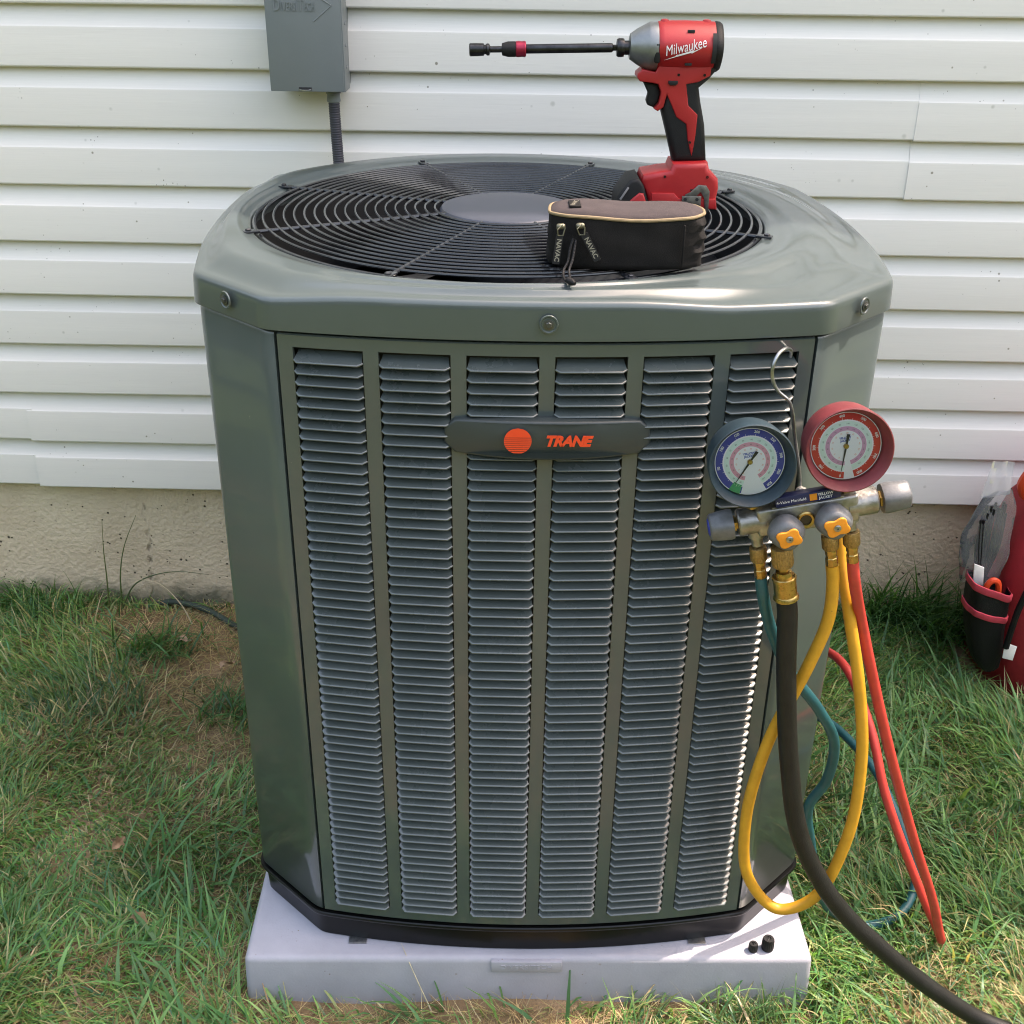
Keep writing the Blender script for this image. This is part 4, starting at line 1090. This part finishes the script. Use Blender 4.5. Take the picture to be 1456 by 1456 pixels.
for s, x0, x1, end in ((-1, 0.080, 0.114, (0.02, 0.04, 0.35)), (1, 0.086, 0.124, (0.55, 0.06, 0.06))):
    lob = lambda a, t: 1+0.035*math.cos(5*a)
    st = MB(MX).lathe([(0.0080, 0), (0.0080, 0.004), (0.0105, 0.0045), (0.0105, 0.010)], (s*(x0-0.002), 0, 0), (s, 0, 0), 6).build('valve_stem', M_BRASS, man)
    L_ = x1-x0
    k = MB(MX).lathe([(0.011, 0.005), (0.0178, 0.0055), (0.0186, 0.010), (0.0178, L_*0.6), (0.0165, L_-0.002), (0.0145, L_), (0.0, L_)], (s*x0, 0, 0), (s, 0, 0), 40, mod=lob).build('side_knob', M_KNOB, man, smooth=50)
    MB(MX).lathe([(0.0105, 0.0), (0.0100, 0.0012), (0.0, 0.0014)], (s*(x1-0.0002), 0, 0), (s, 0, 0), 24).build('colour_disc', mat('disc_'+('blue' if s < 0 else 'red'), end, 0.45), k)
# hook
hk = spline([(0.3048, -0.515, 0.915), (0.3030, -0.508, 0.935), (0.2965, -0.490, 0.9756), (0.2905, -0.487, 1.005), (0.2850, -0.486, 1.0185), (0.2700, -0.486, 1.032), (0.2625, -0.485, 1.047), (0.2618, -0.484, 1.0625), (0.2680, -0.478, 1.0740), (0.2790, -0.466, 1.0765), (0.2890, -0.452, 1.0690), (0.2925, -0.440, 1.058)], 8)
MB().tube(hk, 0.0023, 10).build('hanging_hook', M_SCREW, man)
MB(MX).lathe([(0.0065, 0.0), (0.0065, 0.007), (0.0035, 0.009)], (0.0005, 0.010, 0.0185), (0, 0, 1), 6).build('hook_nut', M_ALU, man)

# ------------------------------------------------------------------ hoses
def mw(x, y, z): return u2w(MX @ Vector((x, y, z)))
mdir = (mw(0, 0, -1)-mw(0, 0, 0)).normalized()
def hose(name, label, cat, material, r, x, fit, pts, group, y=-0.001):
    a = mw(x, y, -0.034)
    t = thing(name, label, cat, tuple(a), 'W', group)
    knurl = lambda q, s: 1+0.03*math.cos(26*q)
    if fit == 'big':
        MB().lathe([(0.0100, 0.000), (0.0124, 0.001), (0.0128, 0.004), (0.0128, 0.024), (0.0118, 0.027), (0.006, 0.0275)], a, mdir, 52, mod=knurl).build('coupling_nut', M_BRASSK, t, smooth=50)
        MB().lathe([(0.0058, 0.027), (0.0058, 0.034), (0.0095, 0.035), (0.0105, 0.039), (0.0105, 0.042)], a, mdir, 24).build('neck', M_BRASS, t)
        MB().lathe([(0.0138, 0.042), (0.0150, 0.043), (0.0150, 0.046), (0.0140, 0.047), (0.0140, 0.068), (0.0155, 0.070), (0.0158, 0.074), (0.0135, 0.0745)], a, mdir, 12).build('ferrule', M_BRASS, t)
        start = a+mdir*0.073
    else:
        MB().lathe([(0.0078, 0.002), (0.0098, 0.003), (0.0102, 0.006), (0.0102, 0.020), (0.0090, 0.0225), (0.006, 0.023)], a, mdir, 44, mod=knurl).build('coupling_nut', M_BRASSK, t, smooth=50)
        MB().lathe([(0.0070, 0.0225), (0.0074, 0.024), (0.0074, 0.030), (0.0068, 0.031), (0.0068, 0.034), (0.0076, 0.035), (0.0076, 0.0455), (0.0070, 0.0465)], a, mdir, 8).build('ferrule', M_BRASS, t)
        start = a+mdir*0.046
    P_ = [start, start+mdir*0.02]+[Vector(p) for p in pts]
    MB().tube(spline(P_, 14), r, 16).build('tube', material, t, smooth=60)
    return t
hose('yellow_hose', 'yellow refrigerant hose looped from the manifold over the black base', 'hose', M_YEL, 0.0080, 0.028, 'small',
     [(0.4075, -1.153, 0.745), (0.3922, -1.1528, 0.6744), (0.3554, -1.1439, 0.5359), (0.3424, -1.1393, 0.3954), (0.3574, -1.1438, 0.2942), (0.4018, -1.1525, 0.2466), (0.4469, -1.1611, 0.2764), (0.4805, -1.1601, 0.3932), (0.4832, -1.15, 0.5208), (0.4666, -1.1405, 0.629), (0.4419, -1.1212, 0.7355), (0.4262, -1.0960, 0.8114), (0.418, -1.085, 0.862)], 'refrigerant hoses')
hose('vacuum_hose', 'thick black vacuum hose curving down from the manifold across the lawn', 'hose', M_BLKH, 0.0128, -0.033, 'big',
     [(0.3597, -1.1688, 0.6793), (0.3799, -1.1732, 0.5367), (0.4102, -1.1772, 0.407), (0.4702, -1.1804, 0.2943), (0.5618, -1.1776, 0.1903), (0.6614, -1.1745, 0.0989), (0.7357, -1.1722, 0.0450), (0.83, -1.19, 0.022), (1.05, -1.28, 0.020), (1.35, -1.45, 0.020)], 'refrigerant hoses', y=-0.014)
hose('red_hose', 'red refrigerant hose hanging in a long narrow loop to the grass', 'hose', M_REDH, 0.0074, 0.0535, 'small',
     [(0.4591, -1.12, 0.7245), (0.526, -1.1, 0.5301), (0.6122, -1.065, 0.3089), (0.6827, -1.03, 0.1423), (0.7110, -1.012, 0.0640), (0.7225, -1.005, 0.0340), (0.7265, -0.993, 0.0260), (0.7220, -0.981, 0.0360), (0.7090, -0.976, 0.0600), (0.6870, -0.970, 0.1040), (0.6130, -0.93, 0.2726), (0.5870, -0.88, 0.3669), (0.5580, -0.80, 0.4265), (0.5350, -0.72, 0.4100), (0.500, -0.66, 0.37), (0.46, -0.64, 0.34)], 'refrigerant hoses')
hose('teal_hose', 'dark teal refrigerant hose snaking behind the black hose onto the grass', 'hose', M_TEAL, 0.0076, -0.059, 'small',
     [(0.3407, -1.1344, 0.7199), (0.3739, -1.1233, 0.6478), (0.4312, -1.1016, 0.5645), (0.4658, -1.0805, 0.4946), (0.4711, -1.0603, 0.4079), (0.4550, -1.0508, 0.3518), (0.4745, -1.03, 0.2576), (0.5157, -0.99, 0.1186), (0.5600, -0.955, 0.035), (0.6076, -0.967, 0.022), (0.6819, -0.9324, 0.022), (0.7120, -0.885, 0.050), (0.6956, -0.86, 0.1046), (0.6555, -0.78, 0.1832), (0.6272, -0.71, 0.1962), (0.5918, -0.64, 0.1966), (0.54, -0.60, 0.19), (0.46, -0.59, 0.185)], 'refrigerant hoses')

# ------------------------------------------------------------------ tool bag, plastic bag of cable ties
bag = thing('tool_bag', 'red fabric tool bag with black side pocket against the house wall', 'tool bag', (1.28, -0.17, 0.0))
wb = lambda t, z: 0.006*math.sin(3*t+z*9)+0.003*math.sin(7*t-z*23)
rg = []
for (z, a, b, cx_) in ((-0.01, 0.205, 0.115, 1.285), (0.005, 0.225, 0.130, 1.285), (0.10, 0.235, 0.137, 1.285), (0.22, 0.250, 0.138, 1.283), (0.34, 0.250, 0.130, 1.290), (0.42, 0.235, 0.108, 1.300), (0.47, 0.215, 0.070, 1.31), (0.485, 0.20, 0.030, 1.31)):
    rg.append(sq(96, a, b, 4.0, cx_, -0.165, z, wb))
MB().loft(rg).build('main_body', M_BAGRED, bag, smooth=60)
wp = lambda t, z: 0.0016*math.sin(4*t+z*40)+0.0010*math.sin(9*t-z*70)
rp = []
for (z, a, b, cx_) in ((0.066, 0.012, 0.012, 1.042), (0.080, 0.023, 0.021, 1.037), (0.115, 0.034, 0.030, 1.026), (0.18, 0.040, 0.034, 1.013), (0.23, 0.0425, 0.036, 1.006), (0.262, 0.0432, 0.0362, 1.003), (0.281, 0.044, 0.0368, 1.003)):
    rp.append(sq(64, a, b, 3.0, cx_, -0.268, z, wp))
for p in rp[-1]: p.z -= (p.x-1.003)*0.34
for p in rp[-2]: p.z -= (p.x-1.003)*0.30
pk = MB().loft(rp[:-1], cap=True)
pk.loft(rp[-2:], cap=False)
pk = pk.build('side_pocket', M_BAGBLK, bag, smooth=60)
def band(zt_, wd, a, b, cx_, sl):
    r_ = []
    for dz, o in ((-wd, 0.0015), (-wd*0.9, 0.003), (0, 0.003), (0.001, 0.0005)):
        q = sq(64, a+o, b+o, 3.0, cx_, -0.268, zt_, wp)
        for p in q: p.z = zt_+dz-(p.x-1.003)*sl
        r_.append(q)
    return MB().loft(r_, cap=False).build('trim_band', M_TRIM, pk, smooth=60)
band(0.284, 0.016, 0.044, 0.0368, 1.003, 0.34); band(0.226, 0.014, 0.0425, 0.0362, 1.006, 0.28)
MB().prism([(1.046, 0.163), (1.073, 0.153), (1.071, 0.118), (1.048, 0.124)], -0.312, -0.3095, 0.0006).build('white_tag', M_TAG, bag)
MB().tube(spline([(1.075, -0.306, 0.335), (1.066, -0.312, 0.30), (1.055, -0.313, 0.24), (1.050, -0.311, 0.15)], 6), 0.007, 8).build('edge_strap', M_BAGBLK, bag)
MB().tube(spline([(0.990, -0.285, 0.262), (0.992, -0.288, 0.292), (1.001, -0.289, 0.302), (1.012, -0.288, 0.296), (1.020, -0.285, 0.262)], 6), 0.0065, 8).build('red_loop', M_ORANGE, bag)
MB().tube(spline([(1.06, -0.22, 0.47), (1.045, -0.235, 0.50), (1.06, -0.24, 0.535), (1.14, -0.24, 0.56), (1.30, -0.22, 0.56), (1.42, -0.2, 0.50)], 8), 0.016, 10).build('carry_handle', M_ORANGE, bag)
MB().prism([(0.962, 0.330), (0.984, 0.322), (0.990, 0.278), (0.968, 0.282)], -0.272, -0.268, 0.0006).build('white_flap', M_TAG, bag)

pol = thing('cable_tie_bag', 'clear plastic bag of black cable ties sticking out of the tool bag pocket', 'plastic bag', (0.985, -0.245, 0.30))
def crumple(u, v): return 0.0022*math.sin(3*u+2*v)+0.0012*math.sin(5*u-3*v+1)+0.0006*math.sin(5*v+2*u)
vs_, fs_ = [], []; nu, nv = 24, 22
for j in range(nv):
    v = j/(nv-1)
    zc = 0.27+0.215*v; xc = 0.990-0.012*v+0.012*v*v; hw = 0.026+0.026*math.sin(math.pi*min(1, v*0.9+0.1))**0.8
    th = 0.016*math.sin(math.pi*min(0.97, 0.15+v*0.8))+0.002
    for i in range(nu):
        a = 2*math.pi*i/nu
        c = crumple(a, v*5)
        vs_.append((xc+(hw+c)*math.cos(a), -0.245+(th+c*0.8)*math.sin(a), zc+0.010*math.cos(a)*v))
for j in range(nv-1):
    for i in range(nu):
        i2 = (i+1) % nu; fs_.append((j*nu+i, j*nu+i2, (j+1)*nu+i2, (j+1)*nu+i))
MB().add(vs_, fs_).build('poly_sleeve', M_PLASTIC, pol, smooth=30)
vs_, fs_ = [], []
for j in range(6):
    for i in range(8):
        u = i/7; v = j/5
        vs_.append((0.955+0.058*u*(1-0.25*v)+0.008*v, -0.247+crumple(u*4, v*3)*0.8, 0.470+0.085*v+0.012*u*(1-v)))
for j in range(5):
    for i in range(7): fs_.append((j*8+i, j*8+i+1, j*8+9+i, j*8+8+i))
MB().add(vs_, fs_).build('header_flap', mat_clear('milky_header', (0.95, 0.95, 0.97), 0.15, 0.4, (0.75, 0.75, 0.78)), pol, smooth=30)
rt = random.Random(3)
for k in range(22):
    x = 0.966+0.0024*k; y = -0.246+rt.uniform(-0.010, 0.010)
    MB().tube(spline([(0.985+0.0008*k, -0.243, 0.275), (x, y, 0.36), (x+rt.uniform(-.004, .004), y, 0.435+rt.uniform(0, 0.025))], 4), 0.0030, 5).build('cable_tie', M_BAGBLK, pol)
for dx in (0, 0.006):
    MB().tube(spline([(0.985, -0.262, 0.285), (0.966+dx, -0.268, 0.36), (0.957+dx, -0.268, 0.425)], 5), 0.0013, 5).lathe([(0.003, -0.004), (0.003, 0.004)], (0.957+dx, -0.268, 0.428), (0, 0, 1), 4).build('cable_tie', M_BAGBLK, pol)

# ------------------------------------------------------------------ cable at the foot of the wall
cbl = MB().tube(spline([(-0.90, 0.026, -0.01), (-0.845, 0.018, 0.012), (-0.80, 0.008, 0.014), (-0.74, -0.020, 0.014), (-0.66, -0.075, 0.006), (-0.57, -0.13, 0.0), (-0.45, -0.20, 0.01)], 10), 0.0075, 12).build('buried_cable', mat('green_cable', (0.024, 0.040, 0.028), 0.65, var=0.35, vscale=30), None, base=(-0.8, 0, 0), smooth=60)
tag(cbl, 'dark green cable half buried at the foot of the foundation', 'cable')

# ------------------------------------------------------------------ grass
def blades(P0, L, Wd, lean_dir, lean, curl, col, tipcol, seg=3):
    """P0 (n,3) roots; each blade bends from upright towards lean_dir; returns verts, quads/tris, colours"""
    n = len(P0); rows = []
    d = np.stack([np.cos(lean_dir), np.sin(lean_dir), np.zeros(n)], 1)
    tw = rng.uniform(-0.9, 0.9, n); sd = np.stack([-np.sin(lean_dir+tw), np.cos(lean_dir+tw), np.zeros(n)], 1)
    pos = P0.copy(); ang = lean.copy(); V, C = [], []
    for k in range(seg+1):
        t = k/seg
        w = (Wd*(1-t**1.7)*(0.75+0.5*math.sin(math.pi*min(1, t+0.15))))[:, None]
        cc = col*(1-t)+tipcol*t
        if k < seg:
            V += [pos-sd*w*0.5, pos+sd*w*0.5]; C += [cc, cc]
        else:
            V += [pos]; C += [cc]
        step = (L/seg)[:, None]
        pos = pos+step*(d*np.sin(ang)[:, None]+np.array([0, 0, 1])*np.cos(ang)[:, None])
        ang = ang+curl
        pos[:, 2] = np.maximum(pos[:, 2], ground_z(pos[:, 0], pos[:, 1])+0.003+0.004*rng.random(n))
    nv_ = 2*seg+1
    Vv = np.stack(V, 1).reshape(-1, 3); Cc = np.stack(C, 1).reshape(-1, 3)
    base = (np.arange(n)*nv_)[:, None]
    tris = []
    for k in range(seg-1):
        a = 2*k; tris += [[a, a+1, a+3], [a, a+3, a+2]]
    tris.append([2*seg-2, 2*seg-1, 2*seg])
    T = (base[:, None, :]+np.array(tris)[None]).reshape(-1, 3)
    return Vv, T, Cc
def grass_object(name, parts, parent=None, loc=(0, 0, 0)):
    o = 0; VV, TT, CC = [], [], []
    for v, t, c in parts:
        VV.append(v); TT.append(t+o); CC.append(c); o += len(v)
    V = np.concatenate(VV)-np.array(loc); T = np.concatenate(TT); C = np.concatenate(CC)
    me_ = bpy.data.meshes.new(name)
    me_.vertices.add(len(V)); me_.vertices.foreach_set('co', V.astype(np.float32).ravel())
    me_.loops.add(len(T)*3); me_.loops.foreach_set('vertex_index', T.astype(np.int32).ravel())
    me_.polygons.add(len(T)); me_.polygons.foreach_set('loop_start', np.arange(0, len(T)*3, 3, dtype=np.int32))
    try: me_.polygons.foreach_set('loop_total', np.full(len(T), 3, dtype=np.int32))
    except Exception: pass
    me_.update(calc_edges=True)
    at = me_.attributes.new('Col', 'FLOAT_COLOR', 'POINT')
    at.data.foreach_set('color', np.concatenate([C, np.ones((len(C), 1))], 1).astype(np.float32).ravel())
    me_.shade_smooth(); me_.materials.append(M_GRASS)
    ob = bpy.data.objects.new(name, me_); COL.objects.link(ob); ob.location = loc
    if parent: ob.parent = parent
    return ob
# smooth random field
_k = rng.normal(size=(40, 2)); _k /= np.linalg.norm(_k, axis=1)[:, None]; _s = np.exp(rng.uniform(math.log(3), math.log(26), 40)); _p = rng.uniform(0, 6.28, 40)
def field(x, y, s=1.0, o=0.0):
    v = 0
    for (a, b), k, p in zip(_k, _s, _p): v = v+np.sin((a*x+b*y)*k*s+p+o*k)/k**0.35
    return v/2.6
def blob(x, y, cx_, cy_, rx, ry): return np.exp(-((x-cx_)/rx)**2-((y-cy_)/ry)**2)
def dryness(x, y):
    """1 where the turf is worn to straw and soil"""
    d = 0.42*np.clip(0.12+0.9*field(x, y, 0.8, 1.3), 0, 1)
    d = d+1.1*blob(x, y, -0.64, -0.20, 0.30, 0.24)+0.70*blob(x, y, -0.60, -0.55, 0.22, 0.28)+0.7*blob(x, y, -0.92, -0.05, 0.25, 0.06)
    d = d+0.75*blob(x, y, -0.15, -1.17, 0.34, 0.07)+0.5*blob(x, y, 0.20, -1.18, 0.2, 0.06)+0.5*blob(x, y, -0.46, -1.0, 0.06, 0.25)
    d = d+0.45*blob(x, y, 0.75, -1.12, 0.25, 0.10)+0.35*blob(x, y, 0.72, -0.30, 0.25, 0.12)
    d = d-0.5*blob(x, y, 0.95, -0.75, 0.35, 0.4)-0.5*blob(x, y, -0.80, -0.80, 0.25, 0.3)-0.5*blob(x, y, 0.98, 0.0, 0.22, 0.14)
    return np.clip(d, 0, 1)
def blocked(x, y):
    c, s = math.cos(UR), math.sin(UR); X_, Y_ = x-UX, y-UY
    a, b = c*X_+s*Y_, -s*X_+c*Y_
    inpad = (np.abs(a+0.0025) < 0.452) & (b > -0.497) & (b < 0.44)
    inbag = (x > 1.02) & (x < 1.55) & (y > -0.31) & (y < -0.03)
    return inpad | inbag | (y > 0.022)
def scatter(n, x0, x1, y0, y1):
    x = rng.uniform(x0, x1, n); y = rng.uniform(y0, y1, n); k = ~blocked(x, y); return x[k], y[k]
def pickcol(n, table):
    T = np.array([t[0] for t in table]); w = np.array([t[1] for t in table], float); w /= w.sum()
    c = T[rng.choice(len(T), n, p=w)]
    return np.clip(c*rng.uniform(0.72, 1.3, (n, 1))*rng.uniform(0.92, 1.08, (n, 3)), 0.004, 0.9)
GREEN = [((0.105, 0.225, 0.060), 4), ((0.075, 0.195, 0.066), 3), ((0.155, 0.285, 0.082), 3), ((0.068, 0.180, 0.088), 2), ((0.22, 0.29, 0.10), 1.6)]
STRAW = [((0.42, 0.32, 0.17), 4), ((0.52, 0.43, 0.25), 3), ((0.28, 0.20, 0.10), 3), ((0.30, 0.29, 0.12), 2)]
def lawn(n, x0, x1, y0, y1):
    parts = []
    # upright and leaning green blades
    x, y = scatter(n, x0, x1, y0, y1); dr = dryness(x, y)
    k = rng.random(len(x)) < np.clip(1.08-1.15*dr, 0.05, 1); x, y = x[k], y[k]; m = len(x)
    cl = field(x, y, 1.6, 4.0)
    L = rng.gamma(6, 0.0085, m)*(1+0.35*cl); L = np.clip(L, 0.018, 0.11)
    ld = 3.1*field(x, y, 0.9, 2.2)+rng.normal(0, 0.9, m)
    c = pickcol(m, GREEN); c = c*(1+0.25*field(x, y, 1.2, 7.0))[:, None]
    dead = rng.random(m) < 0.09; c[dead] = pickcol(dead.sum(), STRAW)
    tip = c*1.12; t2 = rng.random(m) < 0.2; tip[t2] = pickcol(t2.sum(), STRAW)
    parts.append(blades(np.stack([x, y, ground_z(x, y)-0.002], 1), L, rng.uniform(0.0022, 0.0046, m), ld, rng.uniform(0.25, 1.15, m), rng.uniform(0.15, 0.65, m), np.clip(c, 0.004, 0.8), np.clip(tip, 0.004, 0.8)))
    # dry thatch lying flat
    x, y = scatter(int(n*0.75), x0, x1, y0, y1); dr = dryness(x, y)
    k = rng.random(len(x)) < 0.14+0.7*dr; x, y = x[k], y[k]; m = len(x)
    c = pickcol(m, STRAW)
    parts.append(blades(np.stack([x, y, ground_z(x, y)+rng.uniform(0.0, 0.010, m)], 1), rng.uniform(0.018, 0.065, m), rng.uniform(0.0007, 0.0017, m), rng.uniform(0, 6.28, m), rng.uniform(1.0, 1.62, m), rng.uniform(-0.12, 0.25, m), c, c*1.05, seg=2))
    # broad coarse blades
    x, y = scatter(int(n*0.10), x0, x1, y0, y1); dr = dryness(x, y)
    k = rng.random(len(x)) < np.clip(0.25+1.2*field(x, y, 0.7, 9.0)-0.5*dr, 0.02, 1); x, y = x[k], y[k]; m = len(x)
    c = pickcol(m, [((0.10, 0.23, 0.080), 3), ((0.15, 0.29, 0.095), 2), ((0.07, 0.185, 0.065), 2)])
    parts.append(blades(np.stack([x, y, ground_z(x, y)], 1), rng.uniform(0.06, 0.14, m), rng.uniform(0.0035, 0.0068, m), 2.0*field(x, y, 0.6, 3.0)+rng.normal(0, 0.8, m), rng.uniform(0.35, 1.1, m), rng.uniform(0.10, 0.45, m), c, c*1.1, seg=4))
    return parts
gparts = lawn(165000, -1.75, 1.75, -1.45, 0.03)
gparts += lawn(45000, -3.2, 3.2, -3.2, -1.45)
for (a, b) in ((-3.2, -1.75), (1.75, 3.2)): gparts += lawn(14000, a, b, -1.45, 0.03)
gr = grass_object('lawn_grass', gparts)
tag(gr, 'patchy green lawn grass with straw coloured thatch', 'grass', kind='stuff')

def clump(label, cx_, cy_, n, rx, ry, Lr, Wr, leanr, cols, dirb=None):
    x = cx_+rng.normal(0, rx, n); y = np.minimum(cy_+rng.normal(0, ry, n), 0.018)
    c = pickcol(n, cols); ld = rng.uniform(0, 6.28, n) if dirb is None else rng.normal(dirb, 1.0, n)
    ld = np.where((np.sin(ld) > 0) & (y > -0.08), -ld, ld)
    parts = [blades(np.stack([x, y, ground_z(x, y)-0.004], 1), rng.uniform(*Lr, n), rng.uniform(*Wr, n), ld, rng.uniform(*leanr, n), rng.uniform(0.05, 0.42, n), c, c*1.1, seg=5)]
    o = grass_object('grass_clump', parts, loc=(cx_, cy_, 0))
    return tag(o, label, 'grass clump', 'tall grass clumps by the wall')
DEEP = [((0.060, 0.160, 0.046), 4), ((0.085, 0.200, 0.058), 3), ((0.045, 0.125, 0.045), 3)]
clump('tall grass clump at the wall just right of the hoses', 0.855, -0.02, 190, 0.045, 0.03, (0.10, 0.24), (0.0028, 0.0058), (0.05, 0.6), DEEP)
clump('tallest grass clump midway between the hoses and the tool bag', 0.955, -0.015, 230, 0.05, 0.03, (0.12, 0.28), (0.0028, 0.006), (0.05, 0.6), DEEP)
clump('spreading grass clump right beside the black pocket of the tool bag', 1.07, -0.03, 230, 0.05, 0.04, (0.12, 0.27), (0.0028, 0.006), (0.1, 0.8), DEEP)
clump('low dense green tuft in front of the foundation crack', -0.825, -0.16, 170, 0.045, 0.03, (0.07, 0.14), (0.0026, 0.0050), (0.2, 0.9), DEEP, -0.6)
clump('green tuft leaning over bare soil beside the left corner', -0.60, -0.40, 130, 0.035, 0.025, (0.08, 0.16), (0.0024, 0.0045), (0.4, 1.1), DEEP, 0.6)
clump('dark grass tuft at the wall near the left edge', -1.16, -0.03, 190, 0.07, 0.03, (0.07, 0.17), (0.0024, 0.0046), (0.1, 0.8), DEEP)
clump('pale weed tuft against the front right end of the pad', 0.40, -1.150, 70, 0.035, 0.010, (0.05, 0.115), (0.0012, 0.0026), (0.02, 0.4), [((0.10, 0.17, 0.07), 2), ((0.16, 0.17, 0.07), 1)])
# single tall stalks by the foundation
def stalk(label, pts, w, colr):
    P_ = spline(pts, 8); mb = MB(); m = len(P_)
    mb.tube(P_, lambda i: w*(1-0.8*i/m), 5)
    o = mb.build('grass_stalk', mat('stalk_%d' % len(MATS), colr, 0.55, var=0.2, vscale=60), None, base=tuple(pts[0]))
    return tag(o, label, 'grass stalk', 'stalks in front of the foundation')
stalk('straight thin stalk, left of the pair rising before the foundation', [(-0.985, -0.012, 0.0), (-0.978, -0.011, 0.10), (-0.975, -0.01, 0.17), (-0.9669, -0.01, 0.25)], 0.0022, (0.09, 0.12, 0.035))
stalk('tallest bowed stalk, right of the pair rising before the foundation', [(-0.952, -0.012, 0.0), (-0.945, -0.010, 0.10), (-0.925, -0.010, 0.18), (-0.8855, -0.01, 0.265)], 0.0024, (0.07, 0.11, 0.03))
stalk('dark stalk arching low to the right before the foundation crack', [(-0.955, -0.012, 0.0), (-0.915, -0.010, 0.075), (-0.86, -0.009, 0.105), (-0.80, -0.009, 0.115), (-0.731, -0.01, 0.1089)], 0.0024, (0.06, 0.09, 0.03))
stalk('pale dry stalk arching left over the bare soil', [(-0.770, -0.06, 0.0), (-0.795, -0.05, 0.05), (-0.845, -0.035, 0.095), (-0.905, -0.03, 0.105)], 0.0020, (0.45, 0.38, 0.24))

stalk('pale straw leaning on the front edge of the pad', [(-0.1065, -1.142, 0.0), (-0.130, -1.128, 0.055), (-0.1495, -1.105, 0.0872), (-0.156, -1.090, 0.0875)], 0.0012, (0.50, 0.44, 0.30))
# unseen wood added behind the camera to block low sky and shade the front
nt_ = 9000
th_ = np.radians(rng.uniform(165, 375, nt_)); cr_ = rng.integers(0, 46, nt_)
cth = np.radians(np.linspace(168, 372, 46)); crr = rng.uniform(12.5, 15.5, 46); chh = rng.uniform(4.2, 6.8, 46); crw = rng.uniform(1.3, 2.1, 46)
u_ = rng.normal(size=(nt_, 3)); u_ /= np.linalg.norm(u_, axis=1)[:, None]; q_ = rng.uniform(0.55, 1.0, nt_)[:, None]
cc_ = np.stack([crr*np.cos(cth), crr*np.sin(cth), chh*0.52], 1)[cr_]
pc = cc_+u_*q_*np.stack([crw[cr_], crw[cr_], chh[cr_]*0.5], 1)
e1_ = rng.normal(size=(nt_, 3)); e1_ /= np.linalg.norm(e1_, axis=1)[:, None]; e2_ = np.cross(e1_, rng.normal(size=(nt_, 3))); e2_ /= np.linalg.norm(e2_, axis=1)[:, None]
sz_ = rng.uniform(0.18, 0.42, nt_)[:, None]
tv = np.stack([pc-e1_*sz_, pc+e2_*sz_*0.6, pc+e1_*sz_, pc-e2_*sz_*0.6], 1).reshape(-1, 3)
b4 = (np.arange(nt_)*4)[:, None]
tt = np.concatenate([b4+np.array([[0, 1, 2]]), b4+np.array([[0, 2, 3]])])
wc = np.repeat(pickcol(nt_, [((0.045, 0.085, 0.025), 3), ((0.03, 0.06, 0.02), 2), ((0.06, 0.11, 0.03), 1)]), 4, axis=0)
wood = grass_object('sky_screen_wood', [(tv, tt, wc)])
tag(wood, 'leafy wood added out of view to screen the low sky', 'wood', kind='stuff')

# dead leaves
def leaf(label, p, s, rz, tilt, colr):
    n = 10; vs_, fs_ = [], []
    for i in range(n+1):
        t = i/n; w = 0.25*math.sin(math.pi*t**0.8)*(1+0.30*math.sin(14*t))
        for q in (-1, 0, 1):
            vs_.append(Vector(((t-0.5), q*w, 0.55*abs(q)*w+0.14*math.sin(6*t)))*s)
    for i in range(n):
        for q in (0, 1): fs_.append((3*i+q, 3*i+q+1, 3*i+4+q, 3*i+3+q))
    xf = Matrix.Translation(p) @ Matrix.Rotation(rz, 4, 'Z') @ Matrix.Rotation(tilt, 4, 'X')
    o = MB(xf).add(vs_, fs_).build('dead_leaf', mat('leaf_%d' % len(MATS), colr, 0.8, var=0.25, vscale=90), None, base=p)
    return tag(o, label, 'dead leaf', 'dead leaves on the lawn')
leaf('pale curled dead leaf on bare soil near the buried cable', (-0.7617, -0.1526, 0.016), 0.036, 0.3, 0.2, (0.42, 0.30, 0.22))
leaf('tan dead leaf on the bare soil beside the left corner', (-0.640, -0.2385, 0.012), 0.045, 1.0, -0.2, (0.34, 0.22, 0.13))
leaf('brown dead leaf standing in green grass left of the air conditioner', (-0.6947, -0.827, 0.032), 0.038, 1.2, 0.7, (0.33, 0.20, 0.11))
leaf('brown dead leaf lying in grass left of the pad corner', (-0.6046, -0.9964, 0.026), 0.036, -0.4, 0.3, (0.28, 0.18, 0.09))
